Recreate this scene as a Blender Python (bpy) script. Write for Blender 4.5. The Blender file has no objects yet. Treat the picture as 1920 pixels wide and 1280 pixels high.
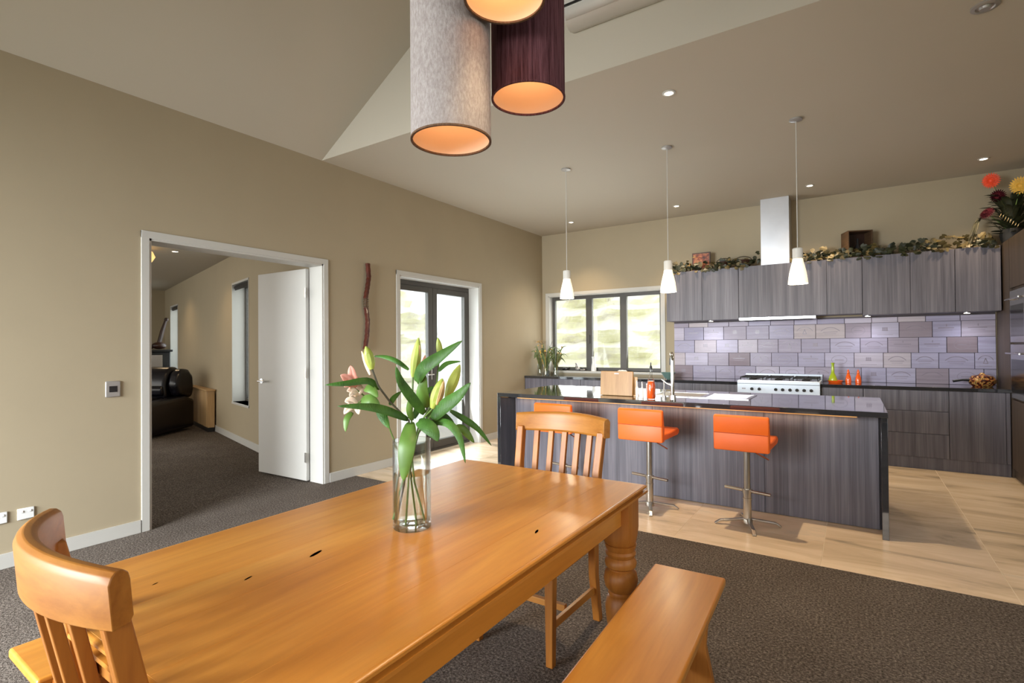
import bpy, bmesh, math, random
from mathutils import Vector, Matrix, noise
random.seed(7)
SC = bpy.context.scene
COL = SC.collection
PI = math.pi

# ------------------------------------------------------------------ camera
cam_d = bpy.data.cameras.new('camera'); cam = bpy.data.objects.new('camera', cam_d); COL.objects.link(cam)
R3 = Matrix(((0.8354841511, 0.0118558962, 0.5493866316),
             (0.5494560408, -0.0034357021, -0.8355155626),
             (-0.0080182570, 0.9999238139, -0.0093847688)))
cam.matrix_world = Matrix.Translation((0, 0, 1.38)) @ R3.to_4x4()
cam_d.sensor_width = 36; cam_d.lens = 973/1920*36; cam_d.clip_start = 0.05; cam_d.clip_end = 200
SC.camera = cam

# ------------------------------------------------------------------ world, daylight, exposure
w = bpy.data.worlds.new('sky'); SC.world = w; w.use_nodes = True
bg = w.node_tree.nodes['Background']
bg.inputs[0].default_value = (0.93, 0.97, 1.0, 1); bg.inputs[1].default_value = 2.7
SC.view_settings.view_transform = 'Standard'; SC.view_settings.look = 'None'
SC.view_settings.gamma = 1; SC.view_settings.use_curve_mapping = False
SC.view_settings.exposure = 0.1

def area(name, loc, rot, sx, sy, power, col, spread=180):
    d = bpy.data.lights.new(name, 'AREA'); d.shape = 'RECTANGLE'; d.size = sx; d.size_y = sy
    d.energy = power; d.color = col; d.spread = math.radians(spread)
    o = bpy.data.objects.new(name, d); COL.objects.link(o); o.location = loc; o.rotation_euler = rot
    return o
def point(name, loc, power, col, r=0.03):
    d = bpy.data.lights.new(name, 'POINT'); d.energy = power; d.color = col; d.shadow_soft_size = r
    o = bpy.data.objects.new(name, d); COL.objects.link(o); o.location = loc
    return o
def spot(name, loc, power, col, ang=110, blend=0.9, r=0.03):
    d = bpy.data.lights.new(name, 'SPOT'); d.energy = power; d.color = col; d.shadow_soft_size = r
    d.spot_size = math.radians(ang); d.spot_blend = blend
    o = bpy.data.objects.new(name, d); COL.objects.link(o); o.location = loc
    return o
DAY = (1.0, 0.95, 0.88); COOL = (0.86, 0.93, 1.0); WARM = (1.0, 0.72, 0.42)
# the window behind the camera, the french doors, the kitchen window plus three added fills
area('rear_window_light', (-3.15, -3.7, 1.75), (PI/2-0.5, 0, 0), 3.0, 2.8, 640, (0.90, 0.96, 1.0), 120)
area('rear_right_fill', (0.3, -2.15, 1.4), (PI/2-0.38, 0, 0), 2.6, 1.7, 48, DAY, 120)  # added front fill for island and stools, no window opening here
area('right_fill', (2.45, 1.2, 2.0), (0, PI/2+0.35, 0), 1.4, 3.6, 4, DAY)  # weak fill added from the right, not a real window
area('french_door_light', (-4.85, 5.25, 1.2), (0, -PI/2-0.25, 0), 2.2, 1.4, 80, COOL)
area('kitchen_window_light', (-3.4, 8.1, 1.6), (-PI/2-0.35, 0, 0), 1.8, 1.2, 26, (0.95, 0.97, 1.0))
area('living_room_fill', (-9.0, -1.6, 1.6), (PI/2+0.2, 0, -0.27), 5.0, 2.2, 85, DAY)  # unseen fill added to brighten the living room
DOWN = [(-3.618, 7.19), (-2.007, 7.19), (-0.416, 7.19), (1.154, 7.19), (-1.144, 3.93)]
for x, y in DOWN:
    spot('downlight_lamp', (x, y, 3.26), 80 if y > 6 else 210, (1.0, 0.76, 0.48), 100)

for wx, wy in ((-7.43, 4.42), (-12.8, 5.86)):
    area('living_window_light', (wx, wy, 1.5), (PI/2, 0, PI-0.26), 0.85, 1.7, 14, COOL)

# ------------------------------------------------------------------ materials
def newmat(name):
    m = bpy.data.materials.new(name); m.use_nodes = True
    nt = m.node_tree; b = nt.nodes['Principled BSDF']
    return m, nt, b
def rgba(c): return (c[0], c[1], c[2], 1)
def ramp(nt, fac, stops):
    r = nt.nodes.new('ShaderNodeValToRGB'); e = r.color_ramp.elements
    while len(e) < len(stops): e.new(0.5)
    for i, (p, c) in enumerate(stops): e[i].position = p; e[i].color = rgba(c)
    nt.links.new(fac, r.inputs[0]); return r.outputs[0]
def noisetex(nt, scale=(1, 1, 1), ns=5, detail=4, rough=0.55, coord='Object', dist=0.0, rnd=False):
    tc = nt.nodes.new('ShaderNodeTexCoord'); mp = nt.nodes.new('ShaderNodeMapping')
    mp.inputs['Scale'].default_value = scale; nt.links.new(tc.outputs[coord], mp.inputs[0])
    if rnd:
        oi = nt.nodes.new('ShaderNodeObjectInfo'); mu = nt.nodes.new('ShaderNodeMath'); mu.operation = 'MULTIPLY'
        mu.inputs[1].default_value = 37; nt.links.new(oi.outputs['Random'], mu.inputs[0])
        cb = nt.nodes.new('ShaderNodeCombineXYZ')
        for k in range(3): nt.links.new(mu.outputs[0], cb.inputs[k])
        nt.links.new(cb.outputs[0], mp.inputs['Location'])
    n = nt.nodes.new('ShaderNodeTexNoise'); n.inputs['Scale'].default_value = ns
    n.inputs['Detail'].default_value = detail; n.inputs['Roughness'].default_value = rough
    n.inputs['Distortion'].default_value = dist
    nt.links.new(mp.outputs[0], n.inputs['Vector']); return n.outputs['Fac']
def bump(nt, b, h, s=0.2, d=0.01):
    bn = nt.nodes.new('ShaderNodeBump'); bn.inputs['Strength'].default_value = s; bn.inputs['Distance'].default_value = d
    nt.links.new(h, bn.inputs['Height']); nt.links.new(bn.outputs[0], b.inputs['Normal'])
def plain(name, c, rough=0.5, metal=0.0, var=0.06, vs=6, coat=0.0, bmp=0.0, spec=0.5, bs=80, rnd=False, scale=(1, 1, 1)):
    m, nt, b = newmat(name)
    f = noisetex(nt, scale, vs, 3, rnd=rnd)
    lo = tuple(x*(1-var) for x in c); hi = tuple(min(1, x*(1+var)) for x in c)
    nt.links.new(ramp(nt, f, [(0.3, lo), (0.7, hi)]), b.inputs['Base Color'])
    b.inputs['Roughness'].default_value = rough; b.inputs['Metallic'].default_value = metal
    b.inputs['Coat Weight'].default_value = coat; b.inputs['Specular IOR Level'].default_value = spec
    if bmp: bump(nt, b, noisetex(nt, scale, bs, 3), bmp, 0.004)
    return m
def wood(name, dark, mid, light, axis='X', rough=0.38, coat=0.2, s=1.0, tint=0.0):
    m, nt, b = newmat(name)
    sc = {'X': (0.7, 9, 9), 'Y': (9, 0.7, 9), 'Z': (9, 9, 0.7)}[axis]
    f = noisetex(nt, tuple(v*s for v in sc), 1.6, 5, 0.6, dist=0.6, rnd=True)
    c1 = ramp(nt, f, [(0.25, dark), (0.5, mid), (0.78, light)])
    f2 = noisetex(nt, tuple(v*s*7 for v in sc), 1.5, 3, 0.6, rnd=True)
    c2 = ramp(nt, f2, [(0.3, (0.90, 0.88, 0.86)), (0.7, (1.04, 1.03, 1.02))])
    mx = nt.nodes.new('ShaderNodeMix'); mx.data_type = 'RGBA'; mx.blend_type = 'MULTIPLY'; mx.inputs[0].default_value = 1
    nt.links.new(c1, mx.inputs[6]); nt.links.new(c2, mx.inputs[7])
    nt.links.new(mx.outputs[2], b.inputs['Base Color'])
    b.inputs['Roughness'].default_value = rough; b.inputs['Coat Weight'].default_value = coat; b.inputs['Coat Roughness'].default_value = 0.2
    return m
def glassmat(name, col=(1, 1, 1), ior=1.45, rough=0.0):
    m, nt, b = newmat(name)
    b.inputs['Base Color'].default_value = rgba(col); b.inputs['Transmission Weight'].default_value = 1
    b.inputs['IOR'].default_value = ior; b.inputs['Roughness'].default_value = rough
    return m
def thinglass(name, tint=(1, 1, 1), mixf=0.1, rough=0.02):
    m, nt, b = newmat(name)
    out = nt.nodes['Material Output']; tr = nt.nodes.new('ShaderNodeBsdfTransparent'); tr.inputs[0].default_value = rgba(tint)
    gl = nt.nodes.new('ShaderNodeBsdfGlossy'); gl.inputs['Roughness'].default_value = rough
    lw = nt.nodes.new('ShaderNodeLayerWeight'); lw.inputs[0].default_value = 0.25
    mu = nt.nodes.new('ShaderNodeMath'); mu.operation = 'MULTIPLY_ADD'; mu.inputs[1].default_value = 0.6; mu.inputs[2].default_value = mixf*0.4
    nt.links.new(lw.outputs['Fresnel'], mu.inputs[0])
    mx = nt.nodes.new('ShaderNodeMixShader'); nt.links.new(mu.outputs[0], mx.inputs[0])
    nt.links.new(tr.outputs[0], mx.inputs[1]); nt.links.new(gl.outputs[0], mx.inputs[2]); nt.links.new(mx.outputs[0], out.inputs[0])
    nt.nodes.remove(b); return m
def emit(name, c, s, base=None):
    m, nt, b = newmat(name)
    b.inputs['Base Color'].default_value = rgba(base or c); b.inputs['Emission Color'].default_value = rgba(c)
    b.inputs['Emission Strength'].default_value = s; b.inputs['Roughness'].default_value = 0.4
    return m

MT = {}
MT['wall'] = plain('wall_paint', (0.39, 0.322, 0.215), 0.75, var=0.02, vs=2)
MT['ceil'] = plain('ceiling_paint', (0.49, 0.44, 0.355), 0.85, var=0.01, vs=1)
MT['white'] = plain('white_trim', (0.54, 0.525, 0.485), 0.4, var=0.01)
MT['doorwhite'] = plain('door_white', (0.58, 0.565, 0.53), 0.45, var=0.01)
MT['joinery'] = plain('charcoal_aluminium', (0.085, 0.078, 0.07), 0.45, 0.3, var=0.05)
MT['honey'] = wood('honey_wood', (0.31, 0.105, 0.012), (0.42, 0.165, 0.024), (0.50, 0.225, 0.042), 'X', 0.46, 0.03)
MT['honeyY'] = wood('honey_wood_y', (0.44, 0.160, 0.020), (0.58, 0.235, 0.033), (0.69, 0.325, 0.060), 'Y', 0.34, 0.12, 0.5)
MT['honeyZ'] = wood('honey_wood_z', (0.30, 0.095, 0.011), (0.41, 0.148, 0.020), (0.49, 0.205, 0.036), 'Z', 0.46, 0.03)
MT['knot'] = plain('knot', (0.10, 0.035, 0.01), 0.5)
MT['lam'] = None
def laminate(name, cols):
    m, nt, b = newmat(name)
    f = noisetex(nt, (14, 14, 0.35), 1.6, 4, 0.6, rnd=True)
    c1 = ramp(nt, f, [(0.28, cols[0]), (0.5, cols[1]), (0.75, cols[2])])
    f2 = noisetex(nt, (60, 60, 0.8), 2.5, 3, 0.6)
    c2 = ramp(nt, f2, [(0.3, (0.72, 0.72, 0.72)), (0.7, (1.12, 1.12, 1.12))])
    mx = nt.nodes.new('ShaderNodeMix'); mx.data_type = 'RGBA'; mx.blend_type = 'MULTIPLY'; mx.inputs[0].default_value = 1
    nt.links.new(c1, mx.inputs[6]); nt.links.new(c2, mx.inputs[7]); nt.links.new(mx.outputs[2], b.inputs['Base Color'])
    b.inputs['Roughness'].default_value = 0.45
    return m
MT['lam'] = laminate('grey_woodgrain', ((0.074, 0.069, 0.088), (0.130, 0.122, 0.148), (0.200, 0.188, 0.218)))
MT['lamdark'] = laminate('dark_woodgrain', ((0.05, 0.034, 0.024), (0.085, 0.058, 0.040), (0.12, 0.085, 0.06)))
MT['stone'] = plain('black_granite', (0.022, 0.023, 0.027), 0.06, var=0.4, vs=90, spec=1.0, coat=0.5)
MT['steel'] = plain('brushed_steel', (0.62, 0.62, 0.64), 0.25, 1.0, var=0.04, scale=(1, 1, 20))
MT['ductsteel'] = plain('duct_steel', (0.66, 0.67, 0.70), 0.3, 0.85, var=0.04)
MT['stovewhite'] = plain('stove_enamel', (0.74, 0.84, 0.97), 0.3, 0.1, var=0.02)
MT['chrome'] = plain('chrome', (0.75, 0.74, 0.72), 0.12, 1.0, var=0.02)
MT['satin'] = plain('satin_nickel', (0.55, 0.52, 0.47), 0.3, 1.0, var=0.03)
MT['orange'] = plain('orange_leather', (0.98, 0.155, 0.010), 0.45, var=0.05, vs=3, bmp=0.15, bs=160)
MT['stitch'] = plain('seam_dark', (0.35, 0.035, 0.003), 0.6)
MT['black'] = plain('black_plastic', (0.012, 0.012, 0.013), 0.35, var=0.1)
MT['blackiron'] = plain('black_iron', (0.02, 0.02, 0.02), 0.6, 0.3, var=0.2)
MT['leather'] = plain('black_leather', (0.006, 0.005, 0.008), 0.28, var=0.3, vs=5, bmp=0.15, bs=30, spec=0.5)
MT['glass'] = glassmat('clear_glass', (0.97, 1.0, 0.99), 1.45)
MT['pane'] = thinglass('window_pane', (0.96, 0.98, 0.97), 0.1)
MT['thin'] = thinglass('thin_clear_glass', (0.95, 0.97, 0.96), 0.08)
MT['water'] = glassmat('water', (0.98, 1.0, 0.98), 1.08)
MT['leaf'] = plain('lily_leaf', (0.045, 0.125, 0.018), 0.5, var=0.5, vs=12, rnd=True, spec=0.35)
_m = MT['leaf']; _nt = _m.node_tree
bump(_nt, _nt.nodes['Principled BSDF'], noisetex(_nt, (1, 1, 0.15), 260, 2, 0.5, coord='Object'), 0.5, 0.003)
MT['leaflight'] = plain('lily_leaf_light', (0.10, 0.20, 0.034), 0.45, var=0.3, vs=9, rnd=True)
MT['sage'] = plain('sage_leaf', (0.13, 0.17, 0.06), 0.6, var=0.4, vs=20)
MT['stem'] = plain('stem_green', (0.10, 0.17, 0.035), 0.4, var=0.2)
MT['stemdark'] = plain('stem_dark', (0.065, 0.06, 0.035), 0.5, var=0.3)
MT['bud'] = plain('lily_bud', (0.36, 0.44, 0.08), 0.4, var=0.25, vs=14)
MT['budpeach'] = plain('lily_bud_peach', (0.50, 0.34, 0.13), 0.4, var=0.3, vs=16)
MT['petal'] = plain('pink_petal', (0.85, 0.38, 0.30), 0.5, var=0.25, vs=20)
MT['petalpale'] = plain('pale_petal', (0.82, 0.66, 0.52), 0.5, var=0.15, vs=20)
MT['ivy'] = plain('ivy_leaf', (0.022, 0.026, 0.010), 0.5, var=0.5, vs=14)
MT['ivypale'] = plain('ivy_leaf_variegated', (0.12, 0.088, 0.03), 0.5, var=0.5, vs=18)
MT['twig'] = plain('twig_brown', (0.05, 0.03, 0.015), 0.7)
MT['crate'] = plain('crate_brown', (0.085, 0.045, 0.02), 0.6, var=0.3, scale=(1, 1, 8))
MT['darkbrown'] = plain('dark_brown', (0.035, 0.012, 0.006), 0.4, var=0.3)
MT['artwood'] = plain('carved_red_wood', (0.075, 0.012, 0.005), 0.3, var=0.35, vs=10, coat=0.3)
MT['bamboo'] = wood('bamboo_board', (0.34, 0.18, 0.065), (0.41, 0.235, 0.09), (0.48, 0.29, 0.12), 'Z', 0.45, 0.1, 1.5)
MT['tan'] = wood('tan_timber', (0.40, 0.24, 0.10), (0.50, 0.32, 0.15), (0.58, 0.40, 0.21), 'Z', 0.45, 0.1)
MT['firewood'] = wood('split_firewood', (0.42, 0.20, 0.07), (0.60, 0.33, 0.13), (0.75, 0.48, 0.22), 'X', 0.7, 0.0, 3)
MT['orangeglass'] = plain('orange_glaze', (0.88, 0.12, 0.01), 0.15, var=0.08, coat=0.5)
MT['greenglass'] = plain('lime_glaze', (0.36, 0.48, 0.02), 0.2, var=0.1, coat=0.5)
MT['teal'] = plain('teal_bowl', (0.13, 0.22, 0.20), 0.3, var=0.1)
MT['whitecer'] = plain('white_ceramic', (0.78, 0.78, 0.76), 0.2, var=0.02)
MT['silver'] = plain('silver_plate', (0.40, 0.38, 0.36), 0.4, 0.5, var=0.03)
MT['screen'] = plain('dark_display', (0.02, 0.02, 0.022), 0.15)
MT['acwhite'] = plain('heat_pump_white', (0.60, 0.57, 0.52), 0.4, var=0.01)
MT['redpetal'] = plain('red_flower', (0.95, 0.075, 0.02), 0.5, var=0.2, vs=30)
MT['yellowpetal'] = plain('yellow_flower', (0.80, 0.46, 0.06), 0.5, var=0.2, vs=30)
MT['maroonpetal'] = plain('maroon_flower', (0.022, 0.001, 0.004), 0.9, var=0.3, vs=30, spec=0.1)
MT['ink'] = plain('faded_ink', (0.25, 0.215, 0.27), 0.3, var=0.3)
MT['gap'] = plain('panel_shadow_gap', (0.10, 0.08, 0.09), 0.6)
MT['amber'] = emit('amber_glow', (1.0, 0.62, 0.22), 1.0)  # emissive colour stands in for a warm-lit patch of ceiling
MT['bulb'] = emit('bulb_glow', (1.0, 0.72, 0.42), 4)
MT['ledface'] = emit('downlight_glow', (1.0, 0.86, 0.68), 9)
MT['led'] = emit('warm_led_strip', (1.0, 0.46, 0.12), 0.42, (0.7, 0.4, 0.15))
MT['frost'] = emit('frosted_glass_lit', (1.0, 0.88, 0.62), 0.8, (0.9, 0.88, 0.82))
MT['frosttop'] = emit('frosted_glass_neck', (1.0, 0.90, 0.74), 0.10, (0.55, 0.54, 0.50))
MT['groutlt'] = plain('grout', (0.74, 0.62, 0.47), 0.8, var=0.04)

# floor tiles: cream stone with streaks of grey-brown
m, nt, b = newmat('stone_floor_tile')
f = noisetex(nt, (0.55, 2.2, 1), 1.7, 6, 0.62, coord='Object', dist=1.1, rnd=True)
c1 = ramp(nt, f, [(0.30, (0.38, 0.31, 0.22)), (0.44, (0.68, 0.52, 0.35)), (0.62, (0.82, 0.65, 0.47)), (0.8, (0.60, 0.53, 0.42))])
nt.links.new(c1, b.inputs['Base Color']); b.inputs['Roughness'].default_value = 0.26
MT['tile'] = m
# carpet: dark grey-brown loop pile
m, nt, b = newmat('carpet_pile')
f = noisetex(nt, (1, 1, 1), 85, 3, 0.8)
f2 = noisetex(nt, (1, 1, 1), 2.2, 3, 0.6)
c1 = ramp(nt, f, [(0.32, (0.03, 0.024, 0.020)), (0.5, (0.125, 0.103, 0.088)), (0.70, (0.33, 0.28, 0.24))])
c2 = ramp(nt, f2, [(0.3, (0.86, 0.84, 0.82)), (0.7, (1.08, 1.07, 1.06))])
mx = nt.nodes.new('ShaderNodeMix'); mx.data_type = 'RGBA'; mx.blend_type = 'MULTIPLY'; mx.inputs[0].default_value = 1
nt.links.new(c1, mx.inputs[6]); nt.links.new(c2, mx.inputs[7]); nt.links.new(mx.outputs[2], b.inputs['Base Color'])
b.inputs['Roughness'].default_value = 0.95; b.inputs['Specular IOR Level'].default_value = 0.1
bump(nt, b, f, 0.9, 0.012)
MT['carpet'] = m
# linen / slub fabrics of the drum shades, thin enough to let a little light through
def fabric(name, a, bcol, sc, trans=0.25):
    m, nt, b = newmat(name)
    f = noisetex(nt, sc, 1.0, 5, 0.75)
    c = ramp(nt, f, [(0.36, a), (0.64, bcol)])
    nt.links.new(c, b.inputs['Base Color']); b.inputs['Roughness'].default_value = 0.85
    b.inputs['Specular IOR Level'].default_value = 0.2
    bump(nt, b, f, 0.5, 0.004)
    return m
MT['linen'] = fabric('grey_linen', (0.29, 0.25, 0.235), (0.44, 0.40, 0.385), (150, 150, 60))
MT['plum'] = fabric('plum_fabric', (0.055, 0.016, 0.020), (0.19, 0.08, 0.095), (120, 120, 5))
MT['brownfab'] = fabric('brown_fabric', (0.10, 0.055, 0.03), (0.17, 0.10, 0.06), (120, 120, 30))
MT['liner'] = plain('shade_liner', (0.74, 0.56, 0.42), 0.6, var=0.02)
# splashback box ends: pale printed timber
m, nt, b = newmat('printed_box_end')
f = noisetex(nt, (1.0, 1, 24), 1.5, 4, 0.6, rnd=True)
c1 = ramp(nt, f, [(0.3, (0.82, 0.78, 0.80)), (0.7, (1.05, 1.03, 1.04))])
oi = nt.nodes.new('ShaderNodeObjectInfo')
c2 = ramp(nt, oi.outputs['Random'], [(0, (0.27, 0.22, 0.25)), (0.25, (0.42, 0.39, 0.49)), (0.5, (0.37, 0.36, 0.50)), (0.75, (0.55, 0.53, 0.66)), (1, (0.52, 0.47, 0.49))])
mx = nt.nodes.new('ShaderNodeMix'); mx.data_type = 'RGBA'; mx.blend_type = 'MULTIPLY'; mx.inputs[0].default_value = 1
nt.links.new(c2, mx.inputs[6]); nt.links.new(c1, mx.inputs[7]); nt.links.new(mx.outputs[2], b.inputs['Base Color'])
b.inputs['Roughness'].default_value = 0.5; b.inputs['Specular IOR Level'].default_value = 0.25; b.inputs['Coat Weight'].default_value = 0.04; b.inputs['Coat Roughness'].default_value = 0.08
MT['boxend'] = m
# rock bank outside
m, nt, b = newmat('bank_rock')
f = noisetex(nt, (0.7, 0.7, 2.0), 2.2, 8, 0.72, dist=0.5)
c1 = ramp(nt, f, [(0.30, (0.42, 0.38, 0.30)), (0.42, (0.66, 0.62, 0.52)), (0.53, (0.72, 0.70, 0.48)), (0.62, (0.82, 0.79, 0.70)), (0.8, (0.80, 0.68, 0.56))])
nt.links.new(c1, b.inputs['Base Color']); b.inputs['Roughness'].default_value = 0.9
MT['rock'] = m
MT['lawn'] = plain('added_ground', (0.16, 0.19, 0.09), 0.9, var=0.3)
MT['paving'] = plain('patio_paving', (0.62, 0.62, 0.62), 0.7, var=0.08, vs=2)

# ------------------------------------------------------------------ mesh helpers
class M:
    def __init__(s): s.v = []; s.f = []; s.mi = []; s.cur = 0
    def add(s, vs, fs):
        o = len(s.v); s.v += [tuple(v) for v in vs]
        for f in fs: s.f.append([i+o for i in f]); s.mi.append(s.cur)
        return s
    def box(s, a, b):
        x0, y0, z0 = [min(a[i], b[i]) for i in range(3)]; x1, y1, z1 = [max(a[i], b[i]) for i in range(3)]
        return s.add([(x0,y0,z0),(x1,y0,z0),(x1,y1,z0),(x0,y1,z0),(x0,y0,z1),(x1,y0,z1),(x1,y1,z1),(x0,y1,z1)],
                     [(3,2,1,0),(4,5,6,7),(0,1,5,4),(1,2,6,5),(2,3,7,6),(3,0,4,7)])
    def bar(s, p, q, wx, wy, up=(0, 0, 1), taper=1.0):
        p = Vector(p); q = Vector(q); d = (q-p).normalized(); u = Vector(up)
        if abs(d.dot(u)) > 0.98: u = Vector((0, 1, 0))
        r = d.cross(u).normalized(); n = r.cross(d)
        vs = []
        for c, k in ((p, 1), (q, taper)):
            for a, bb in ((-1,-1),(1,-1),(1,1),(-1,1)): vs.append(c + r*a*wx/2*k + n*bb*wy/2*k)
        return s.add(vs, [(3,2,1,0),(4,5,6,7),(0,1,5,4),(1,2,6,5),(2,3,7,6),(3,0,4,7)])
    def tube(s, pts, rad, seg=10, caps=True):
        pts = [Vector(p) for p in pts]; n = len(pts)
        rs = rad if isinstance(rad, (list, tuple)) else [rad]*n
        vs = []; prev = None
        for i, p in enumerate(pts):
            d = (pts[min(i+1, n-1)]-pts[max(i-1, 0)]).normalized()
            if prev is None:
                u = Vector((0, 0, 1)) if abs(d.z) < 0.9 else Vector((1, 0, 0)); a = d.cross(u).normalized()
            else: a = (prev - d*prev.dot(d)).normalized()
            prev = a; bb = d.cross(a)
            for k in range(seg):
                t = 2*PI*k/seg; vs.append(p + (a*math.cos(t)+bb*math.sin(t))*rs[i])
        fs = [(i*seg+k, i*seg+(k+1)%seg, (i+1)*seg+(k+1)%seg, (i+1)*seg+k) for i in range(n-1) for k in range(seg)]
        if caps: fs += [tuple(range(seg))[::-1], tuple((n-1)*seg+k for k in range(seg))]
        return s.add(vs, fs)
    def lathe(s, prof, c=(0, 0, 0), seg=24, sx=1, sy=1, closed=False):
        vs = []; n = len(prof)
        for r, z in prof:
            for k in range(seg):
                t = 2*PI*k/seg; vs.append((c[0]+r*math.cos(t)*sx, c[1]+r*math.sin(t)*sy, c[2]+z))
        fs = [(i*seg+k, i*seg+(k+1)%seg, (i+1)*seg+(k+1)%seg, (i+1)*seg+k) for i in range(n-1) for k in range(seg)]
        if closed: fs += [((n-1)*seg+k, (n-1)*seg+(k+1)%seg, (k+1)%seg, k) for k in range(seg)]
        else:
            if prof[0][0] > 1e-6: fs.append(tuple(range(seg))[::-1])
            if prof[-1][0] > 1e-6: fs.append(tuple((n-1)*seg+k for k in range(seg)))
        return s.add(vs, fs)
    def prism(s, poly, lo, hi, axis='z'):
        n = len(poly); vs = []
        for h in (lo, hi):
            for a, bb in poly:
                vs.append({'z': (a, bb, h), 'y': (a, h, bb), 'x': (h, a, bb)}[axis])
        return s.add(vs, [tuple(range(n))[::-1], tuple(range(n, 2*n))] + [(i, (i+1) % n, n+(i+1) % n, n+i) for i in range(n)])
    def ball(s, c, r, sx=1, sy=1, sz=1, seg=12, rings=8):
        prof = [(max(1e-7, r*math.sin(PI*i/rings)), -r*math.cos(PI*i/rings)*sz) for i in range(rings+1)]
        return s.lathe(prof, c, seg, sx, sy)
    def sweep(s, rings, closed_ends=True):
        n = len(rings[0]); vs = [p for r in rings for p in r]
        fs = [(i*n+k, i*n+(k+1) % n, (i+1)*n+(k+1) % n, (i+1)*n+k) for i in range(len(rings)-1) for k in range(n)]
        if closed_ends: fs += [tuple(range(n))[::-1], tuple((len(rings)-1)*n+k for k in range(n))]
        return s.add(vs, fs)
    def mesh(s, name):
        me = bpy.data.meshes.new(name); me.from_pydata(s.v, [], s.f); me.update()
        bm = bmesh.new(); bm.from_mesh(me)
        bmesh.ops.remove_doubles(bm, verts=bm.verts, dist=1e-6)
        bmesh.ops.recalc_face_normals(bm, faces=bm.faces); bm.to_mesh(me); bm.free()
        return me
    def build(s, name, mat, parent=None, bevel=0.0, smooth=True, loc=None, rot=None, solid=0.0, sub=0, seg=2):
        multi = max(s.mi, default=0) > 0
        me = bpy.data.meshes.new(name); me.from_pydata(s.v, [], s.f)
        if multi: me.polygons.foreach_set('material_index', s.mi)
        me.update()
        bm = bmesh.new(); bm.from_mesh(me); bmesh.ops.recalc_face_normals(bm, faces=bm.faces); bm.to_mesh(me); bm.free()
        if smooth: me.shade_smooth(); me.set_sharp_from_angle(angle=math.radians(38))
        for mm in (mat if isinstance(mat, (list, tuple)) else [mat]): me.materials.append(mm)
        o = bpy.data.objects.new(name, me); COL.objects.link(o)
        if parent: o.parent = parent
        if loc is not None: o.location = loc
        if rot is not None: o.rotation_euler = rot
        if solid: md = o.modifiers.new('s', 'SOLIDIFY'); md.thickness = solid; md.offset = 0
        if bevel: md = o.modifiers.new('b', 'BEVEL'); md.width = bevel; md.segments = seg; md.limit_method = 'ANGLE'
        if sub: md = o.modifiers.new('u', 'SUBSURF'); md.levels = sub; md.render_levels = sub
        return o

def tag(o, label=None, cat=None, group=None, kind=None):
    if label: o['label'] = label
    if cat: o['category'] = cat
    if group: o['group'] = group
    if kind: o['kind'] = kind
    return o
def thing(name, label, cat, loc=(0, 0, 0), rz=0.0, group=None, kind=None):
    o = bpy.data.objects.new(name, None); o.empty_display_size = 0.05; COL.objects.link(o)
    o.location = loc; o.rotation_euler = (0, 0, rz)
    return tag(o, label, cat, group, kind)
def struct(name, mb, mat, label=None, bevel=0.0, parent=None):
    o = mb.build(name, mat, parent, bevel=bevel)
    if not parent: o['kind'] = 'structure'
    if label: o['label'] = label
    return o
def copytree(o, parent=None):
    c = o.copy(); COL.objects.link(c); c.parent = parent
    for ch in list(o.children): copytree(ch, c)
    return c

# ------------------------------------------------------------------ the room
XL = -4.508; XR = 2.5; YB = 7.829; YF = -2.2; ZC = 3.29; YG = 3.35
DY0, DY1, DZ = 1.79, 3.365, 2.235       # doorway to the living room
FY0, FY1, FZ = 4.42, 6.00, 2.245        # french door opening
def wall_with_holes(mb, u0, u1, z0, z1, holes, place):
    """a wall strip along u with rectangular holes (ua, ub, za, zb)"""
    cuts = sorted(holes); u = u0
    for ua, ub, za, zb in cuts:
        if ua > u: mb.box(*place(u, z0, ua, z1))
        if za > z0: mb.box(*place(ua, z0, ub, za))
        if zb < z1: mb.box(*place(ua, zb, ub, z1))
        u = ub
    if u < u1: mb.box(*place(u, z0, u1, z1))
WT = 0.19
mb = M(); wall_with_holes(mb, YF, YB+WT, 0, ZC, [(DY0, DY1, 0, DZ), (FY0, FY1, 0, FZ)],
                          lambda a, z0, b, z1: ((XL-WT, a, z0), (XL, b, z1)))
struct('wall_left', mb, MT['wall'], 'long beige plastered wall with doorway, carved wall art and french doors')
WX0, WX1, WZ0, WZ1 = -4.385, -2.425, 0.965, 2.235
mb = M(); wall_with_holes(mb, XL-WT, XR+WT, 0, ZC, [(WX0, WX1, WZ0, WZ1)],
                          lambda a, z0, b, z1: ((a, YB, z0), (b, YB+WT, z1)))
struct('wall_back', mb, MT['wall'], 'beige kitchen end wall behind the cabinets')
mb = M(); wall_with_holes(mb, YF, YB, 0, ZC, [(-0.6, 3.0, 1.3, 2.7)], lambda a, z0, b, z1: ((XR, a, z0), (XR+WT, b, z1)))
struct('wall_right', mb, MT['wall'])
mb = M(); wall_with_holes(mb, XL-WT, XR+WT, 0, ZC, [(-4.25, -2.05, 0.15, 2.55)], lambda a, z0, b, z1: ((a, YF-WT, z0), (b, YF, z1)))
RX = -1.0; RZ = ZC+0.61*(RX-XL)
mb.prism([(XL, ZC), (XR, ZC), (RX, RZ)], YF-WT, YF, 'y')
struct('wall_front', mb, MT['wall'])
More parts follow.
